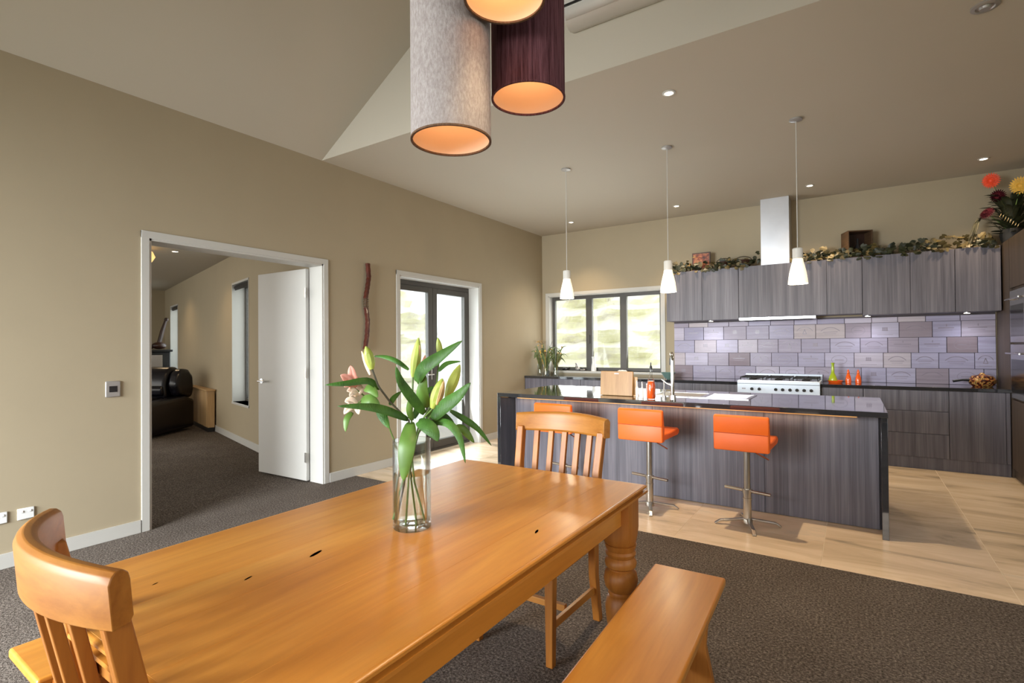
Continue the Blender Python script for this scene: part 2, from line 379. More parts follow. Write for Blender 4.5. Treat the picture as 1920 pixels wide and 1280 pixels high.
# flat kitchen ceiling, raking ceiling over the dining side and the triangular wall between them
mb = M().box((XL, YG+0.12, ZC), (XR, YB, ZC+0.12)); struct('ceiling', mb, MT['ceil'], 'flat off-white ceiling over the kitchen')
mb = M(); mb.prism([(XL-0.1, ZC-0.06), (RX, RZ), (XR+0.1, ZC-0.06*0+0.0), (XR+0.1, ZC+0.15), (RX, RZ+0.15), (XL-0.1, ZC+0.1)], YF-WT, YG+0.06, 'y')
struct('ceiling', mb, MT['ceil'], 'raking off-white ceiling over the dining side')
mb = M(); mb.prism([(XL, ZC), (XR, ZC), (RX, RZ+0.02)], YG, YG+0.12, 'y')
struct('wall_bulkhead', mb, MT['ceil'], 'off-white upright face where the ceiling steps up, carrying the heat pump')

# floors
CE = 3.753
mb = M().box((XL-WT-0.02, YF, -0.08), (XR, CE, 0.0))
struct('floor', mb, MT['carpet'], 'dark brown-grey carpet of the dining side')
fl = struct('floor', M().box((XL-WT, CE, -0.08), (XR, YB, -0.0012)), MT['groutlt'], 'cream stone tiled kitchen floor')
ts = 0.912
ys = [CE, 4.22]
while ys[-1] < YB: ys.append(ys[-1]+ts)
xs = [-0.185+ts*k for k in range(-6, 5)]
for i in range(len(ys)-1):
    for x in xs:
        a, b_ = max(x, XL-0.1), min(x+ts, XR)
        y0, y1 = ys[i], min(ys[i+1], YB)
        if b_-a < 0.05: continue
        g = 0.0025
        o = M().box((-(b_-a)/2+g, -(y1-y0)/2+(g if i else 0), -0.0009), ((b_-a)/2-g, (y1-y0)/2-g, 0.0)).build('floor_tile', MT['tile'], fl, bevel=0.001, seg=1)
        o.location = ((a+b_)/2, (y0+y1)/2, 0.0005*random.random())

# baseboards on the left wall, with openings
n = 0
for a, b_ in ((YF, DY0-0.055), (DY1+0.055, FY0-0.05), (FY1+0.05, YB-0.63)):
    struct('baseboard_left', M().box((XL, a, 0), (XL+0.014, b_, 0.095)), MT['white'], 'low white skirting board', bevel=0.002)
# doorway lining and casing
mb = M()
for y0, y1 in ((DY0-0.05, DY0+0.004), (DY1-0.004, DY1+0.05)): mb.box((XL-0.02, y0, 0), (XL+0.012, y1, DZ+0.05))
mb.box((XL-0.02, DY0-0.05, DZ-0.004), (XL+0.0121, DY1+0.05, DZ+0.05))
struct('trim_1', mb, MT['white'], 'white casing round the wide living room doorway', bevel=0.002)
mb = M()
mb.box((XL-WT-0.015, DY0-0.02, 0), (XL+0.004, DY0+0.02, DZ)); mb.box((XL-WT-0.015, DY1-0.02, 0), (XL+0.004, DY1+0.02, DZ))
mb.box((XL-WT-0.015, DY0-0.02, DZ-0.02), (XL+0.004, DY1+0.02, DZ+0.02))
struct('trim_2', mb, MT['white'], 'white lining inside the living room doorway')
mb = M()
mb.box((XL-WT, FY0-0.02, 0), (XL+0.004, FY0+0.018, FZ)); mb.box((XL-WT, FY1-0.018, 0), (XL+0.004, FY1+0.02, FZ)); mb.box((XL-WT, FY0-0.02, FZ-0.018), (XL+0.004, FY1+0.02, FZ+0.02))
for y0, y1 in ((FY0-0.05, FY0+0.002), (FY1-0.002, FY1+0.05)): mb.box((XL-0.01, y0, 0), (XL+0.012, y1, FZ+0.05))
mb.box((XL-0.01, FY0-0.05, FZ-0.002), (XL+0.0121, FY1+0.05, FZ+0.05))
struct('trim_3', mb, MT['white'], 'white lining and casing round the french doors', bevel=0.0015)
mb = M()
yy = YB+WT
mb.box((WX0-0.02, YB-0.004, WZ0-0.02), (WX0+0.015, yy, WZ1)); mb.box((WX1-0.015, YB-0.004, WZ0-0.02), (WX1+0.02, yy, WZ1))
mb.box((WX0-0.02, YB-0.004, WZ1-0.015), (WX1+0.02, yy, WZ1+0.02)); mb.box((WX0-0.05, YB-0.03, WZ0-0.035), (WX1+0.05, yy, WZ0+0.0))
mb.box((WX0-0.055, YB-0.012, WZ0-0.03), (WX0, YB+0.01, WZ1+0.05)); mb.box((WX1, YB-0.012, WZ0-0.03), (WX1+0.055, YB+0.01, WZ1+0.05)); mb.box((WX0-0.055, YB-0.0121, WZ1), (WX1+0.055, YB+0.01, WZ1+0.05))
struct('trim_4', mb, MT['white'], 'white reveal, sill and casing of the kitchen window', bevel=0.0015)

# french doors (dark aluminium)
fd = thing('door_1', 'pair of glazed charcoal aluminium french doors onto the patio', None, (0, 0, 0)); fd['kind'] = 'structure'
fx0, fx1 = XL-WT-0.045, XL-WT+0.015
mb = M().box((fx0, FY0+0.018, FZ-0.078), (fx1, FY1-0.018, FZ-0.019)).box((fx0, FY0+0.018, 0), (fx1, FY0+0.05, FZ-0.078)).box((fx0, FY1-0.045, 0), (fx1, FY1-0.018, FZ-0.078)).box((fx0, FY0+0.05, 0.0), (fx1, FY1-0.045, 0.03))
mb.build('door_frame', MT['joinery'], fd, bevel=0.003)
for a, b_ in ((FY0+0.052, 5.193), (5.197, FY1-0.045)):
    mb = M(); t = 0.085
    mb.box((fx0+0.01, a, 0.035), (fx1+0.008, a+t, FZ-0.08)).box((fx0+0.01, b_-t, 0.035), (fx1+0.008, b_, FZ-0.08))
    mb.box((fx0+0.01, a+t, 0.035), (fx1+0.008, b_-t, 0.13)).box((fx0+0.01, a+t, FZ-0.15), (fx1+0.008, b_-t, FZ-0.08))
    lf = mb.build('door_leaf', MT['joinery'], fd, bevel=0.003)
    M().box((fx0+0.034, a+t, 0.13), (fx0+0.04, b_-t, FZ-0.15)).build('pane', MT['pane'], lf)
    if a < 5: M().box((fx1+0.008, b_-0.045, 0.95), (fx1+0.016, b_-0.02, 1.13)).tube([(fx1+0.016, b_-0.033, 1.02), (fx1+0.055, b_-0.033, 1.02), (fx1+0.055, b_-0.14, 1.02)], 0.008).build('handle', MT['satin'], lf)

# kitchen window: dark frame, three lights
kw = thing('window_1', 'three-light charcoal framed kitchen window', None, (0, 0, 0)); kw['kind'] = 'structure'
wy0, wy1 = YB+0.11, YB+0.17
a0, a1 = WX0+0.015, WX1-0.015; z0, z1 = WZ0, WZ1-0.015
mb = M().box((a0, wy0, z0), (a0+0.05, wy1, z1)).box((a1-0.05, wy0, z0), (a1, wy1, z1)).box((a0, wy0+0.001, z0), (a1, wy1, z0+0.055)).box((a0, wy0+0.001, z1-0.055), (a1, wy1, z1))
mull = [(-3.735, -3.625), (-3.135, -3.025)]
for p, q in mull: mb.box((p, wy0-0.002, z0+0.04), (q, wy1, z1-0.04))
fr = mb.build('window_frame', MT['joinery'], kw, bevel=0.003)
for p, q in ((a0+0.05, mull[0][0]), (mull[0][1], mull[1][0]), (mull[1][1], a1-0.05)):
    M().box((p, wy0+0.03, z0+0.055), (q, wy0+0.036, z1-0.055)).build('pane', MT['pane'], kw)
M().box((-3.70, wy0-0.03, 1.42), (-3.66, wy0, 1.56)).build('handle', MT['joinery'], kw, bevel=0.004)

# ------------------------------------------------------------------ living room wing, turned 15.6 degrees
A0 = Vector((-4.715, 3.41)); DD = Vector((-0.9656, 0.2600)).normalized(); NN = Vector((DD.y, -DD.x)); NN = Vector((-0.26, -0.9656)).normalized()
LZ = 2.80
def lr(s, n, z=0.0): p = A0 + DD*s + NN*n; return (p.x, p.y, z)
LROT = math.atan2(DD.y, DD.x)   # local +x along the wall (away), local -y? built with explicit points
def lrbox(mb, s0, s1, n0, n1, z0, z1):
    vs = [lr(s, n, z) for z in (z0, z1) for s, n in ((s0, n0), (s1, n0), (s1, n1), (s0, n1))]
    return mb.add(vs, [(3,2,1,0),(4,5,6,7),(0,1,5,4),(1,2,6,5),(2,3,7,6),(3,0,4,7)])
LS = 9.6
poly = [(XL-WT, 3.42), (lr(LS, 0)[0], lr(LS, 0)[1]), (lr(LS, 6.5)[0], lr(LS, 6.5)[1]), (XL-WT, YF)]
struct('floor', M().prism([(XL-WT+0.05, 3.43)] + poly[1:3] + [(XL-WT+0.05, YF)], -0.08, -0.003), MT['carpet'], 'dark brown carpet of the living room beyond the doorway')
struct('ceiling', M().prism(poly, LZ, LZ+0.1), MT['ceil'], 'flat ceiling of the living room')
W1 = (2.42, 3.32, 0.575, 2.365); W2 = (7.85, 8.80, 0.83, 2.36)
mb = M(); wall_with_holes(mb, 0, LS, 0, LZ, [W1, W2], lambda a, z0, b, z1: (a, z0, b, z1)) if False else None
u = 0
for h in (W1, W2):
    lrbox(mb, u, h[0], -0.2, 0, 0, LZ); lrbox(mb, h[0], h[1], -0.2, 0, 0, h[2]); lrbox(mb, h[0], h[1], -0.2, 0, h[3], LZ); u = h[1]
lrbox(mb, u, LS, -0.2, 0, 0, LZ)
struct('wall_living_right', mb, MT['wall'], 'beige living room wall with two narrow windows')
struct('wall_living_far', lrbox(M(), LS, LS+0.15, -0.2, 6.7, 0, LZ), MT['wall'], 'beige far wall of the living room')
struct('wall_living_front', M().box((-13.5, YF-0.9, 0), (XL-WT, YF-0.75, LZ)), MT['wall'])
struct('baseboard_living', lrbox(M(), 0.85, LS, 0, 0.015, 0, 0.10), MT['white'], 'white skirting board in the living room', bevel=0.002)
for i, h in enumerate((W1, W2)):
    wn = thing('window_%d' % (i+2), ['tall narrow window beside the open white door', 'tall narrow far window in the living room'][i], None); wn['kind'] = 'structure'
    mb = M()
    lrbox(mb, h[0]-0.0, h[0]+0.02, -0.2, 0.006, h[2]-0.02, h[3]); lrbox(mb, h[1]-0.02, h[1], -0.2, 0.006, h[2]-0.02, h[3])
    lrbox(mb, h[0], h[1], -0.2, 0.006, h[3]-0.02, h[3]+0.01); lrbox(mb, h[0], h[1], -0.2, 0.012, h[2]-0.03, h[2])
    mb.build('window_reveal', MT['white'], wn)
    mb = M()
    lrbox(mb, h[0]+0.02, h[0]+0.055, -0.215, -0.175, h[2], h[3]-0.02); lrbox(mb, h[1]-0.055, h[1]-0.02, -0.215, -0.175, h[2], h[3]-0.02)
    lrbox(mb, h[0]+0.02, h[1]-0.02, -0.215, -0.175, h[3]-0.06, h[3]-0.02); lrbox(mb, h[0]+0.02, h[1]-0.02, -0.215, -0.175, h[2], h[2]+0.04)
    mb.build('window_frame', MT['joinery'], wn, bevel=0.002)
    lrbox(M(), h[0]+0.055, h[1]-0.055, -0.20, -0.194, h[2]+0.04, h[3]-0.06).build('pane', MT['pane'], wn)
    mb = M(); mb.tube([lr(h[0]+0.03, -0.05, h[3]-0.055), lr(h[1]-0.03, -0.05, h[3]-0.055)], 0.032, 14)
    lrbox(mb, h[0]+0.03, h[1]-0.03, -0.035, -0.031, h[3]-0.10, h[3]-0.06)
    mb.build('roller_blind', MT['black'], wn)
# the open door leaf
dr = thing('door_2', 'open flush white door with lever handle standing into the living room', None, (XL-WT-0.018, 3.325, 0.0), PI+0.03); dr['kind'] = 'structure'
M().box((0.004, -0.019, 0.012), (0.83, 0.019, 2.20)).build('door_leaf', MT['doorwhite'], dr, bevel=0.002)
for z in (0.25, 0.72+0.4, 1.95):
    M().tube([(-0.002, 0.027, z-0.05), (-0.002, 0.027, z+0.05)], 0.009, 10).box((0.0, 0.0195, z-0.05), (0.03, 0.0215, z+0.05)).build('hinge', MT['satin'], dr)
mb = M()
for sgn in (-1, 1):
    mb.tube([(0.765, 0.019*sgn, 1.02), (0.765, 0.027*sgn, 1.02)], 0.026, 16)
    mb.tube([(0.765, 0.027*sgn, 1.02), (0.765, 0.062*sgn, 1.02)], 0.010, 10).tube([(0.772, 0.062*sgn, 1.02), (0.66, 0.066*sgn, 1.02)], [0.010, 0.008], 10)
mb.build('handle', MT['chrome'], dr)

# ------------------------------------------------------------------ outside
def bank(name, path, label):
    mb = M(); nu, nv = 90, 46; vs = []
    (xa, ya), (xb, yb) = path; L = math.hypot(xb-xa, yb-ya); nx, ny = -(yb-ya)/L, (xb-xa)/L
    for j in range(nv+1):
        t = j/nv; z = -0.1+t*6.0
        for i in range(nu+1):
            s = i/nu; x = xa+(xb-xa)*s; y = ya+(yb-ya)*s
            p = Vector((x*0.9, y*0.9, z*2.6)); q = Vector((x*2.5, y*2.5, z*6.5))
            d = noise.noise(p)*0.45 + noise.noise(q)*0.16 + math.floor(z*2.2)*0.30 + t*0.5
            vs.append((x+nx*d, y+ny*d, z+noise.noise(q*1.3)*0.06))
    fs = [(j*(nu+1)+i, j*(nu+1)+i+1, (j+1)*(nu+1)+i+1, (j+1)*(nu+1)+i) for j in range(nv) for i in range(nu)]
    mb.add(vs, fs); o = mb.build(name, MT['rock'], smooth=False)
    return tag(o, label, 'rock bank')
bank('rock_bank', ((-7.7, 10.6), (2, 10.6)), 'sunlit layered pale rock bank outside the kitchen window')
bank('rock_bank', ((-8.3, 6.2), (-8.3, 10.4)), 'sunlit pale rock bank outside the french doors')
struct('floor', M().box((-14.0, 5.9, -0.12), (XL-WT-0.0, 12, -0.05)).prism([(XL-WT, 3.62), (XL-WT, 5.9), (-12.9, 5.9)], -0.12, -0.05).box((XL-WT, YB+WT, -0.121), (6, 12, -0.05)), MT['paving'], 'pale patio paving outside')

struct('floor', M().box((-16, -16, -0.35), (14, YF-WT, -0.15)).box((XR+WT, YF-WT, -0.35), (14, 12, -0.15)), MT['lawn'], 'unseen ground added outside to block sky light from below')  # unseen ground, added so sky light cannot reach the ceilings from below

# ------------------------------------------------------------------ kitchen cabinets
def cabinet(name, label, x0, x1, yf, yb, z0, z1, doors, drawers=None, mat='lam', group=None):
    """a cabinet with a body and separate fronts; doors: list of x cuts; drawers: list of z cuts"""
    c = thing(name, label, 'cabinet', ((x0+x1)/2, (yf+yb)/2, z0), 0, group)
    ox, oy, oz = (x0+x1)/2, (yf+yb)/2, z0
    yb = yb-0.003
    M().box((x0-ox+0.001, yf+0.02-oy, 0), (x1-ox-0.001, yb-oy, z1-oz)).build('body', MT[mat], c)
    g = 0.0018
    if drawers:
        for a, b_ in zip(drawers[:-1], drawers[1:]):
            M().box((x0-ox+g, yf-oy, a-oz+g), (x1-ox-g, yf+0.019-oy, b_-oz-g)).build('drawer', MT[mat], c, bevel=0.001, seg=1)
    else:
        for a, b_ in zip(doors[:-1], doors[1:]):
            M().box((a-ox+g, yf-oy, g), (b_-ox-g, yf+0.019-oy, z1-oz-g)).build('door', MT[mat], c, bevel=0.001, seg=1)
    return c
UY, UZ0, UZ1 = 7.48, 1.72, 2.42
cabinet('wall_cabinet', 'grey woodgrain wall cabinet beside the kitchen window, photo frame on top', -2.245, -1.277, UY, YB, UZ0, UZ1, [-2.245, -1.751, -1.277], group='row of grey wall cabinets')
cabinet('wall_cabinet', 'grey woodgrain wall cabinet under the steel duct, housing the rangehood', -1.275, 0.097, UY, YB, UZ0+0.02, UZ1, [-1.275, -0.267, 0.097], group='row of grey wall cabinets')
cabinet('wall_cabinet', 'grey woodgrain two-door wall cabinet just right of the lidless brown crate', 0.099, 0.947, UY, YB, UZ0, UZ1, [0.099, 0.554, 0.947], group='row of grey wall cabinets')
cabinet('wall_cabinet', 'single-door grey woodgrain wall cabinet at right end, under the red and yellow flowers', 0.949, 1.325, UY, YB, UZ0, UZ1, [0.949, 1.325], group='row of grey wall cabinets')
BY = 7.225; BZ0, BZ1 = 0.13, 0.862
cabinet('base_cabinet', 'grey base cabinet in the corner below the glass vases', XL+0.005, -3.502, BY, YB, BZ0, BZ1, [XL+0.005, -4.0, -3.502], group='grey base cabinets along the back wall')
cabinet('base_cabinet', 'grey base cabinet below the middle of the kitchen window', -3.5, -2.402, BY, YB, BZ0, BZ1, [-3.5, -2.95, -2.402], group='grey base cabinets along the back wall')
cabinet('base_cabinet', 'grey base cabinet just left of the white range cooker', -2.4, -1.252, BY, YB, BZ0, BZ1, [-2.4, -1.83, -1.252], group='grey base cabinets along the back wall')
cabinet('base_cabinet', 'narrow grey base cabinet just right of the range cooker', -0.328, 0.088, BY, YB, BZ0, BZ1, [-0.328, 0.088], group='grey base cabinets along the back wall')
cabinet('drawer_cabinet', 'grey woodgrain drawer cabinet with three wide drawers', 0.09, 0.849, BY, YB, BZ0, BZ1, None, [0.13, 0.389, 0.635, 0.862], group='grey base cabinets along the back wall')
cabinet('base_cabinet', 'single-door grey base cabinet in right corner beneath the patterned jug', 0.851, 1.335, BY, YB, BZ0, BZ1, [0.851, 1.30, 1.335], group='grey base cabinets along the back wall')
tag(M().box((XL+0.005, BY+0.015, 0), (-1.252, YB, 0.129)).build('kickboard', MT['lam']), 'dark grey kickboard under the base cabinets left of the cooker', 'kickboard')
tag(M().box((-0.328, BY+0.015, 0), (1.335, YB, 0.129)).build('kickboard', MT['lam']), 'dark grey kickboard under the drawers and corner cabinet right of the cooker', 'kickboard')
for x0, x1, lab in ((XL+0.003, -1.25, 'long black granite worktop running under the kitchen window'), (-0.33, 1.338, 'black granite worktop right of the cooker, holding the orange cruets')):
    tag(M().box((x0, BY-0.015, 0.863), (x1, YB-0.001, 0.9)).build('worktop', MT['stone'], bevel=0.002), lab, 'worktop')
# chrome rangehood strip under the wall cabinet
rh = thing('rangehood', 'slim stainless rangehood lip below the wall cabinets above the cooker', 'rangehood', (-0.83, 7.64, 1.70))
M().box((-0.445, -0.155, 0.0), (0.445, 0.17, 0.038)).build('hood_body', MT['steel'], rh, bevel=0.002)
M().box((-0.40, -0.11, -0.004), (0.40, 0.14, 0.0)).build('filter', MT['blackiron'], rh)
tag(M().box((-1.005, 7.52, UZ1), (-0.67, YB-0.001, ZC-0.001)).build('hood_duct', MT['ductsteel'], bevel=0.002), 'square stainless steel rangehood duct rising from cabinets to ceiling', 'duct')
# under-cabinet puck lights
for x, lab in ((-1.66, 'left one of three small round lights under the wall cabinets'), (0.10+0.05, 'middle one of three small round lights under the wall cabinets'), (1.06, 'right one of three small round lights under the wall cabinets')):
    t = thing('cabinet_light', lab, 'light', (x, 7.60, UZ0), 0, 'small lights under the wall cabinets')
    M().lathe([(0.035, -0.012), (0.035, 0), (0.03, 0)], (0, 0, 0), 20).build('housing', MT['steel'], t)
    M().lathe([(0.027, -0.0145), (0.027, -0.0122)], (0, 0, 0), 20).build('lens', MT['ledface'], t)
    spot('cabinet_lamp', (x, 7.60, UZ0-0.03), 5, (0.93, 0.94, 1.0), 140, 1.0, 0.02)

# splashback of printed box ends
sp = thing('splashback', 'splashback of pale lilac-grey printed wooden box ends', 'splashback', (0, YB, 0.9))
M().box((-2.235, -0.004, 0.0), (1.333, -0.0005, 0.82)).build('backing', MT['gap'], sp)
rows = [0.0, 0.182, 0.366, 0.549, 0.735, 0.80]
rr = random.Random(3)
def emblem(mb, kind, w_, h):
    y = -0.0006
    def st(pts, t=0.004):
        for (x0, z0), (x1, z1) in zip(pts[:-1], pts[1:]):
            dx, dz = x1-x0, z1-z0; l = math.hypot(dx, dz) or 1; nx, nz = -dz/l*t/2, dx/l*t/2
            mb.add([(x0+nx, y, z0+nz), (x1+nx, y, z1+nz), (x1-nx, y, z1-nz), (x0-nx, y, z0-nz)], [(0, 1, 2, 3)])
    def arc(cx, cz, rx, rz, a0, a1, t=0.004, n=12): st([(cx+rx*math.cos(a0+(a1-a0)*i/n), cz+rz*math.sin(a0+(a1-a0)*i/n)) for i in range(n+1)], t)
    if kind == 0:
        arc(0, -h*0.1, w_*0.38, h*0.42, 0.35, PI-0.35, 0.006); st([(-0.02, -0.03), (0, 0.03), (0.02, -0.03), (-0.02, -0.03)], 0.008); st([(-w_*0.3, -h*0.32), (w_*0.3, -h*0.32)], 0.005)
    elif kind == 1:
        arc(0, 0, w_*0.26, h*0.30, 0, 2*PI, 0.004, 20); st([(-w_*0.15, 0.0), (w_*0.15, 0.0)], 0.008)
    elif kind == 2:
        for k in range(4): st([(-0.022+k*0.014, 0.0), (-0.022+k*0.014, 0.035)], 0.008)
        st([(-0.03, -0.005), (0.03, -0.005)], 0.008); st([(-w_*0.28, -h*0.3), (w_*0.28, -h*0.3)], 0.004)
    elif kind == 3:
        arc(0, -h*0.45, w_*0.42, h*0.7, 0.7, PI-0.7, 0.007); st([(-w_*0.25, -0.01), (w_*0.25, -0.01)], 0.006); st([(-w_*0.2, -0.035), (w_*0.2, -0.035)], 0.004)
    else:
        st([(-w_*0.30, 0.012), (w_*0.26, 0.012)], 0.009); st([(-w_*0.22, -0.015), (w_*0.2, -0.015)], 0.004); st([(0, 0.03), (0, 0.055)], 0.008)
for i in range(5):
    x = -2.235 + [0.0, -0.1, 0.0, -0.12, -0.05][i]
    while x < 1.333:
        wd = rr.uniform(0.25, 0.325); a = max(x, -2.235); b_ = min(x+wd, 1.333)
        if 1.333-b_ < 0.08: b_ = 1.333
        if b_-a > 0.05:
            hh = rows[i+1]-rows[i]; dpt = rr.uniform(0.012, 0.02)
            p = M().box((-(b_-a)/2+0.003, -dpt, -hh/2+0.002), ((b_-a)/2-0.003, 0, hh/2-0.002)).build('box_end_panel', MT['boxend'], sp, bevel=0.0012, seg=1)
            p.location = ((a+b_)/2, -0.005, rows[i]+hh/2)
            if b_-a > 0.18 and hh > 0.1:
                mb = M(); emblem(mb, rr.randrange(5), b_-a, hh)
                e = mb.build('printed_mark', MT['ink'], p); e.location = (0, -dpt-0.0004, 0)
        x = b_ if b_ == 1.333 else x+wd

# range cooker
st_ = thing('range_cooker', 'wide white and steel range cooker with black gas burners', 'cooker', (-0.79, 7.47, 0))
M().box((-0.455, -0.29, 0.0), (0.455, 0.33, 0.76)).build('body', MT['stovewhite'], st_, bevel=0.003)
M().box((-0.455, -0.34, 0.765), (0.455, -0.27, 0.885)).build('control_panel', MT['stovewhite'], st_, bevel=0.004)
M().box((-0.455, -0.345, 0.888), (0.455, 0.33, 0.925)).build('cooktop', MT['stovewhite'], st_, bevel=0.004)
M().box((-0.44, -0.30, 0.9255), (0.44, 0.27, 0.929)).build('burner_tray', MT['steel'], st_)
M().box((-0.455, 0.29, 0.926), (0.455, 0.33, 0.985)).build('upstand', MT['stovewhite'], st_, bevel=0.003)
for x in (-0.225, 0.225):
    dr_ = M().box((-0.2, 0, 0), (0.2, 0.02, 0.52)).build('oven_door', MT['stovewhite'], st_, bevel=0.003, loc=(x, -0.315, 0.18))
    M().tube([(-0.17, -0.04, 0.49), (0.17, -0.04, 0.49)], 0.010).tube([(-0.15, 0, 0.49), (-0.15, -0.04, 0.49)], 0.007).tube([(0.15, 0, 0.49), (0.15, -0.04, 0.49)], 0.007).build('handle', MT['chrome'], dr_)
for k in (-0.285, -0.20, -0.015, 0.06, 0.14, 0.215, 0.29, 0.365):
    M().tube([(k, -0.34, 0.822), (k, -0.372, 0.822)], [0.019, 0.016], 14).build('knob', MT['blackiron'], st_)
mb = M()
for i in range(4): mb.box((-0.40+i*0.011, -0.3412, 0.815), (-0.393+i*0.011, -0.34, 0.832))
mb.build('badge', MT['ink'], st_)
for i, x in enumerate((-0.30, 0.0, 0.30)):
    mb = M()
    for yy_ in (-0.15, 0.12):
        mb.lathe([(0.045, 0.929), (0.045, 0.942), (0.02, 0.948)], (x, yy_, 0), 16)
    mb.build('burner', MT['blackiron'], st_)
    mb = M(); z = 0.966
    for dx in (-0.13, 0, 0.13): mb.box((x+dx-0.005, -0.26, z-0.01), (x+dx+0.005, 0.24, z))
    for dy in (-0.26, -0.15, -0.01, 0.12, 0.23): mb.box((x-0.135, dy, z-0.012), (x+0.135, dy+0.01, z-0.002))
    for dx in (-0.13, 0.13):
        for dy in (-0.255, 0.235): mb.box((x+dx-0.005, dy-0.005, 0.929), (x+dx+0.005, dy+0.005, z))
    mb.build('pan_support', MT['blackiron'], st_)

# tall bank on the right wall (front faces the -x side)
TX = 1.342
def tallunit(name, label, y0, y1, mat):
    c = thing(name, label, 'cabinet', (TX+0.3, (y0+y1)/2, 0))
    M().box((-0.278, -(y1-y0)/2, 0.0), (0.32, (y1-y0)/2, 2.44)).build('body', MT[mat], c)
    return c
tc = tallunit('tall_cabinet', 'dark brown tall filler cabinet at right corner beside the worktop', 7.232, YB-0.001, 'lamdark')
M().box((-0.3, -0.295, 0.0), (-0.279, 0.295, 2.44)).build('side_panel', MT['lamdark'], tc)
tc = tallunit('oven_tower', 'tall dark cabinet with two built-in steel ovens at the right edge', 6.60, 7.228, 'lamdark')
M().box((-0.3, -0.31, 0.1), (-0.279, 0.31, 0.80)).build('door', MT['lamdark'], tc, bevel=0.001)
M().box((-0.3, -0.31, 1.93), (-0.279, 0.31, 2.44)).build('door', MT['lamdark'], tc, bevel=0.001)
for z0, z1 in ((0.82, 1.36), (1.38, 1.90)):
    ov = M().box((-0.303, -0.30, z0), (-0.279, 0.30, z1)).build('oven', MT['steel'], tc, bevel=0.003)
    M().box((-0.3065, -0.26, z0+0.06), (-0.3035, 0.26, z1-0.15)).build('oven_glass', MT['screen'], ov)
    M().tube([(-0.345, -0.26, z1-0.09), (-0.345, 0.26, z1-0.09)], 0.009).tube([(-0.303, -0.23, z1-0.09), (-0.345, -0.23, z1-0.09)], 0.007).tube([(-0.303, 0.23, z1-0.09), (-0.345, 0.23, z1-0.09)], 0.007).build('handle', MT['chrome'], ov)
fg = thing('fridge', 'stainless steel fridge at the far right edge', 'fridge', (TX+0.3, 6.13, 0))
M().box((-0.27, -0.455, 0.02), (0.32, 0.455, 1.85)).build('body', MT['silver'], fg, bevel=0.004)
for y0, y1, hy in ((-0.45, -0.005, -0.06), (0.005, 0.45, 0.06)):
    d_ = M().box((-0.33, y0, 0.06), (-0.272, y1, 1.84)).build('door', MT['steel'], fg, bevel=0.012)
    M().tube([(-0.37, hy, 0.75), (-0.38, hy, 1.1), (-0.38, hy, 1.4), (-0.37, hy, 1.7)], 0.012).tube([(-0.33, hy, 0.77), (-0.37, hy, 0.77)], 0.01).tube([(-0.33, hy, 1.68), (-0.37, hy, 1.68)], 0.01).build('handle', MT['chrome'], d_)
tag(M().box((TX+0.005, 5.672, 1.87), (TX+0.61, 6.596, 2.44)).box((TX+0.005, 5.64, 0), (TX+0.61, 5.67, 2.44)).build('fridge_surround', MT['lamdark'], bevel=0.002), 'dark brown cabinet surround over and beside the fridge', 'cabinet')
tag(M().box((TX+0.62, 5.64, 0), (XR, YB, ZC)).build('wall_nib', MT['wall']), None, None, None, 'structure')

# ------------------------------------------------------------------ island
isl = thing('kitchen_island', 'long grey woodgrain island bench with black granite top', 'kitchen island', (-1.45, 5.03, 0))
ix, iy = -1.45, 5.03
IX0, IX1, IY0, IY1 = -3.095, 0.195, 4.42, 5.63
def ib(a, b_): return M().box((a[0]-ix, a[1]-iy, a[2]), (b_[0]-ix, b_[1]-iy, b_[2]))
ib((IX0, IY0, 0.862), (IX1, IY1, 0.9)).build('granite_top', MT['stone'], isl, bevel=0.002)
ib((IX0, IY0+0.0, 0.0), (IX0+0.04, IY1, 0.861)).build('end_panel', MT['stone'], isl, bevel=0.002)
ib((IX1-0.04, IY0+0.06, 0.0), (IX1, IY1, 0.861)).build('end_panel', MT['stone'], isl, bevel=0.002)
xs_ = [IX0+0.041, -2.50, -1.55, -0.62, IX1-0.046]
for a, b_ in zip(xs_[:-1], xs_[1:]):
    ib((a+0.001, 4.70, 0.004), (b_-0.001, 4.72, 0.86)).build('front_panel', MT['lam'], isl, bevel=0.0008, seg=1)
ib((IX0+0.041, 4.721, 0.0), (IX1-0.041, IY1-0.03, 0.72)).build('body', MT['lam'], isl)
ib((IX0+0.041, 4.721, 0.72), (-1.66, IY1-0.03, 0.861)).build('body', MT['lam'], isl)
ib((-0.74, 4.721, 0.72), (IX1-0.041, IY1-0.03, 0.861)).build('body', MT['lam'], isl)
ib((-3.0, 4.655, 0.826), (0.02, 4.70, 0.861)).build('timber_batten', MT['tan'], isl)
ib((-2.995, 4.645, 0.829), (0.015, 4.6545, 0.858)).build('light_strip', MT['led'], isl)
area('island_strip_lamp', (-1.49, 4.665, 0.822), (0, 0, 0), 3.0, 0.02, 1.5, (1, 0.6, 0.25))
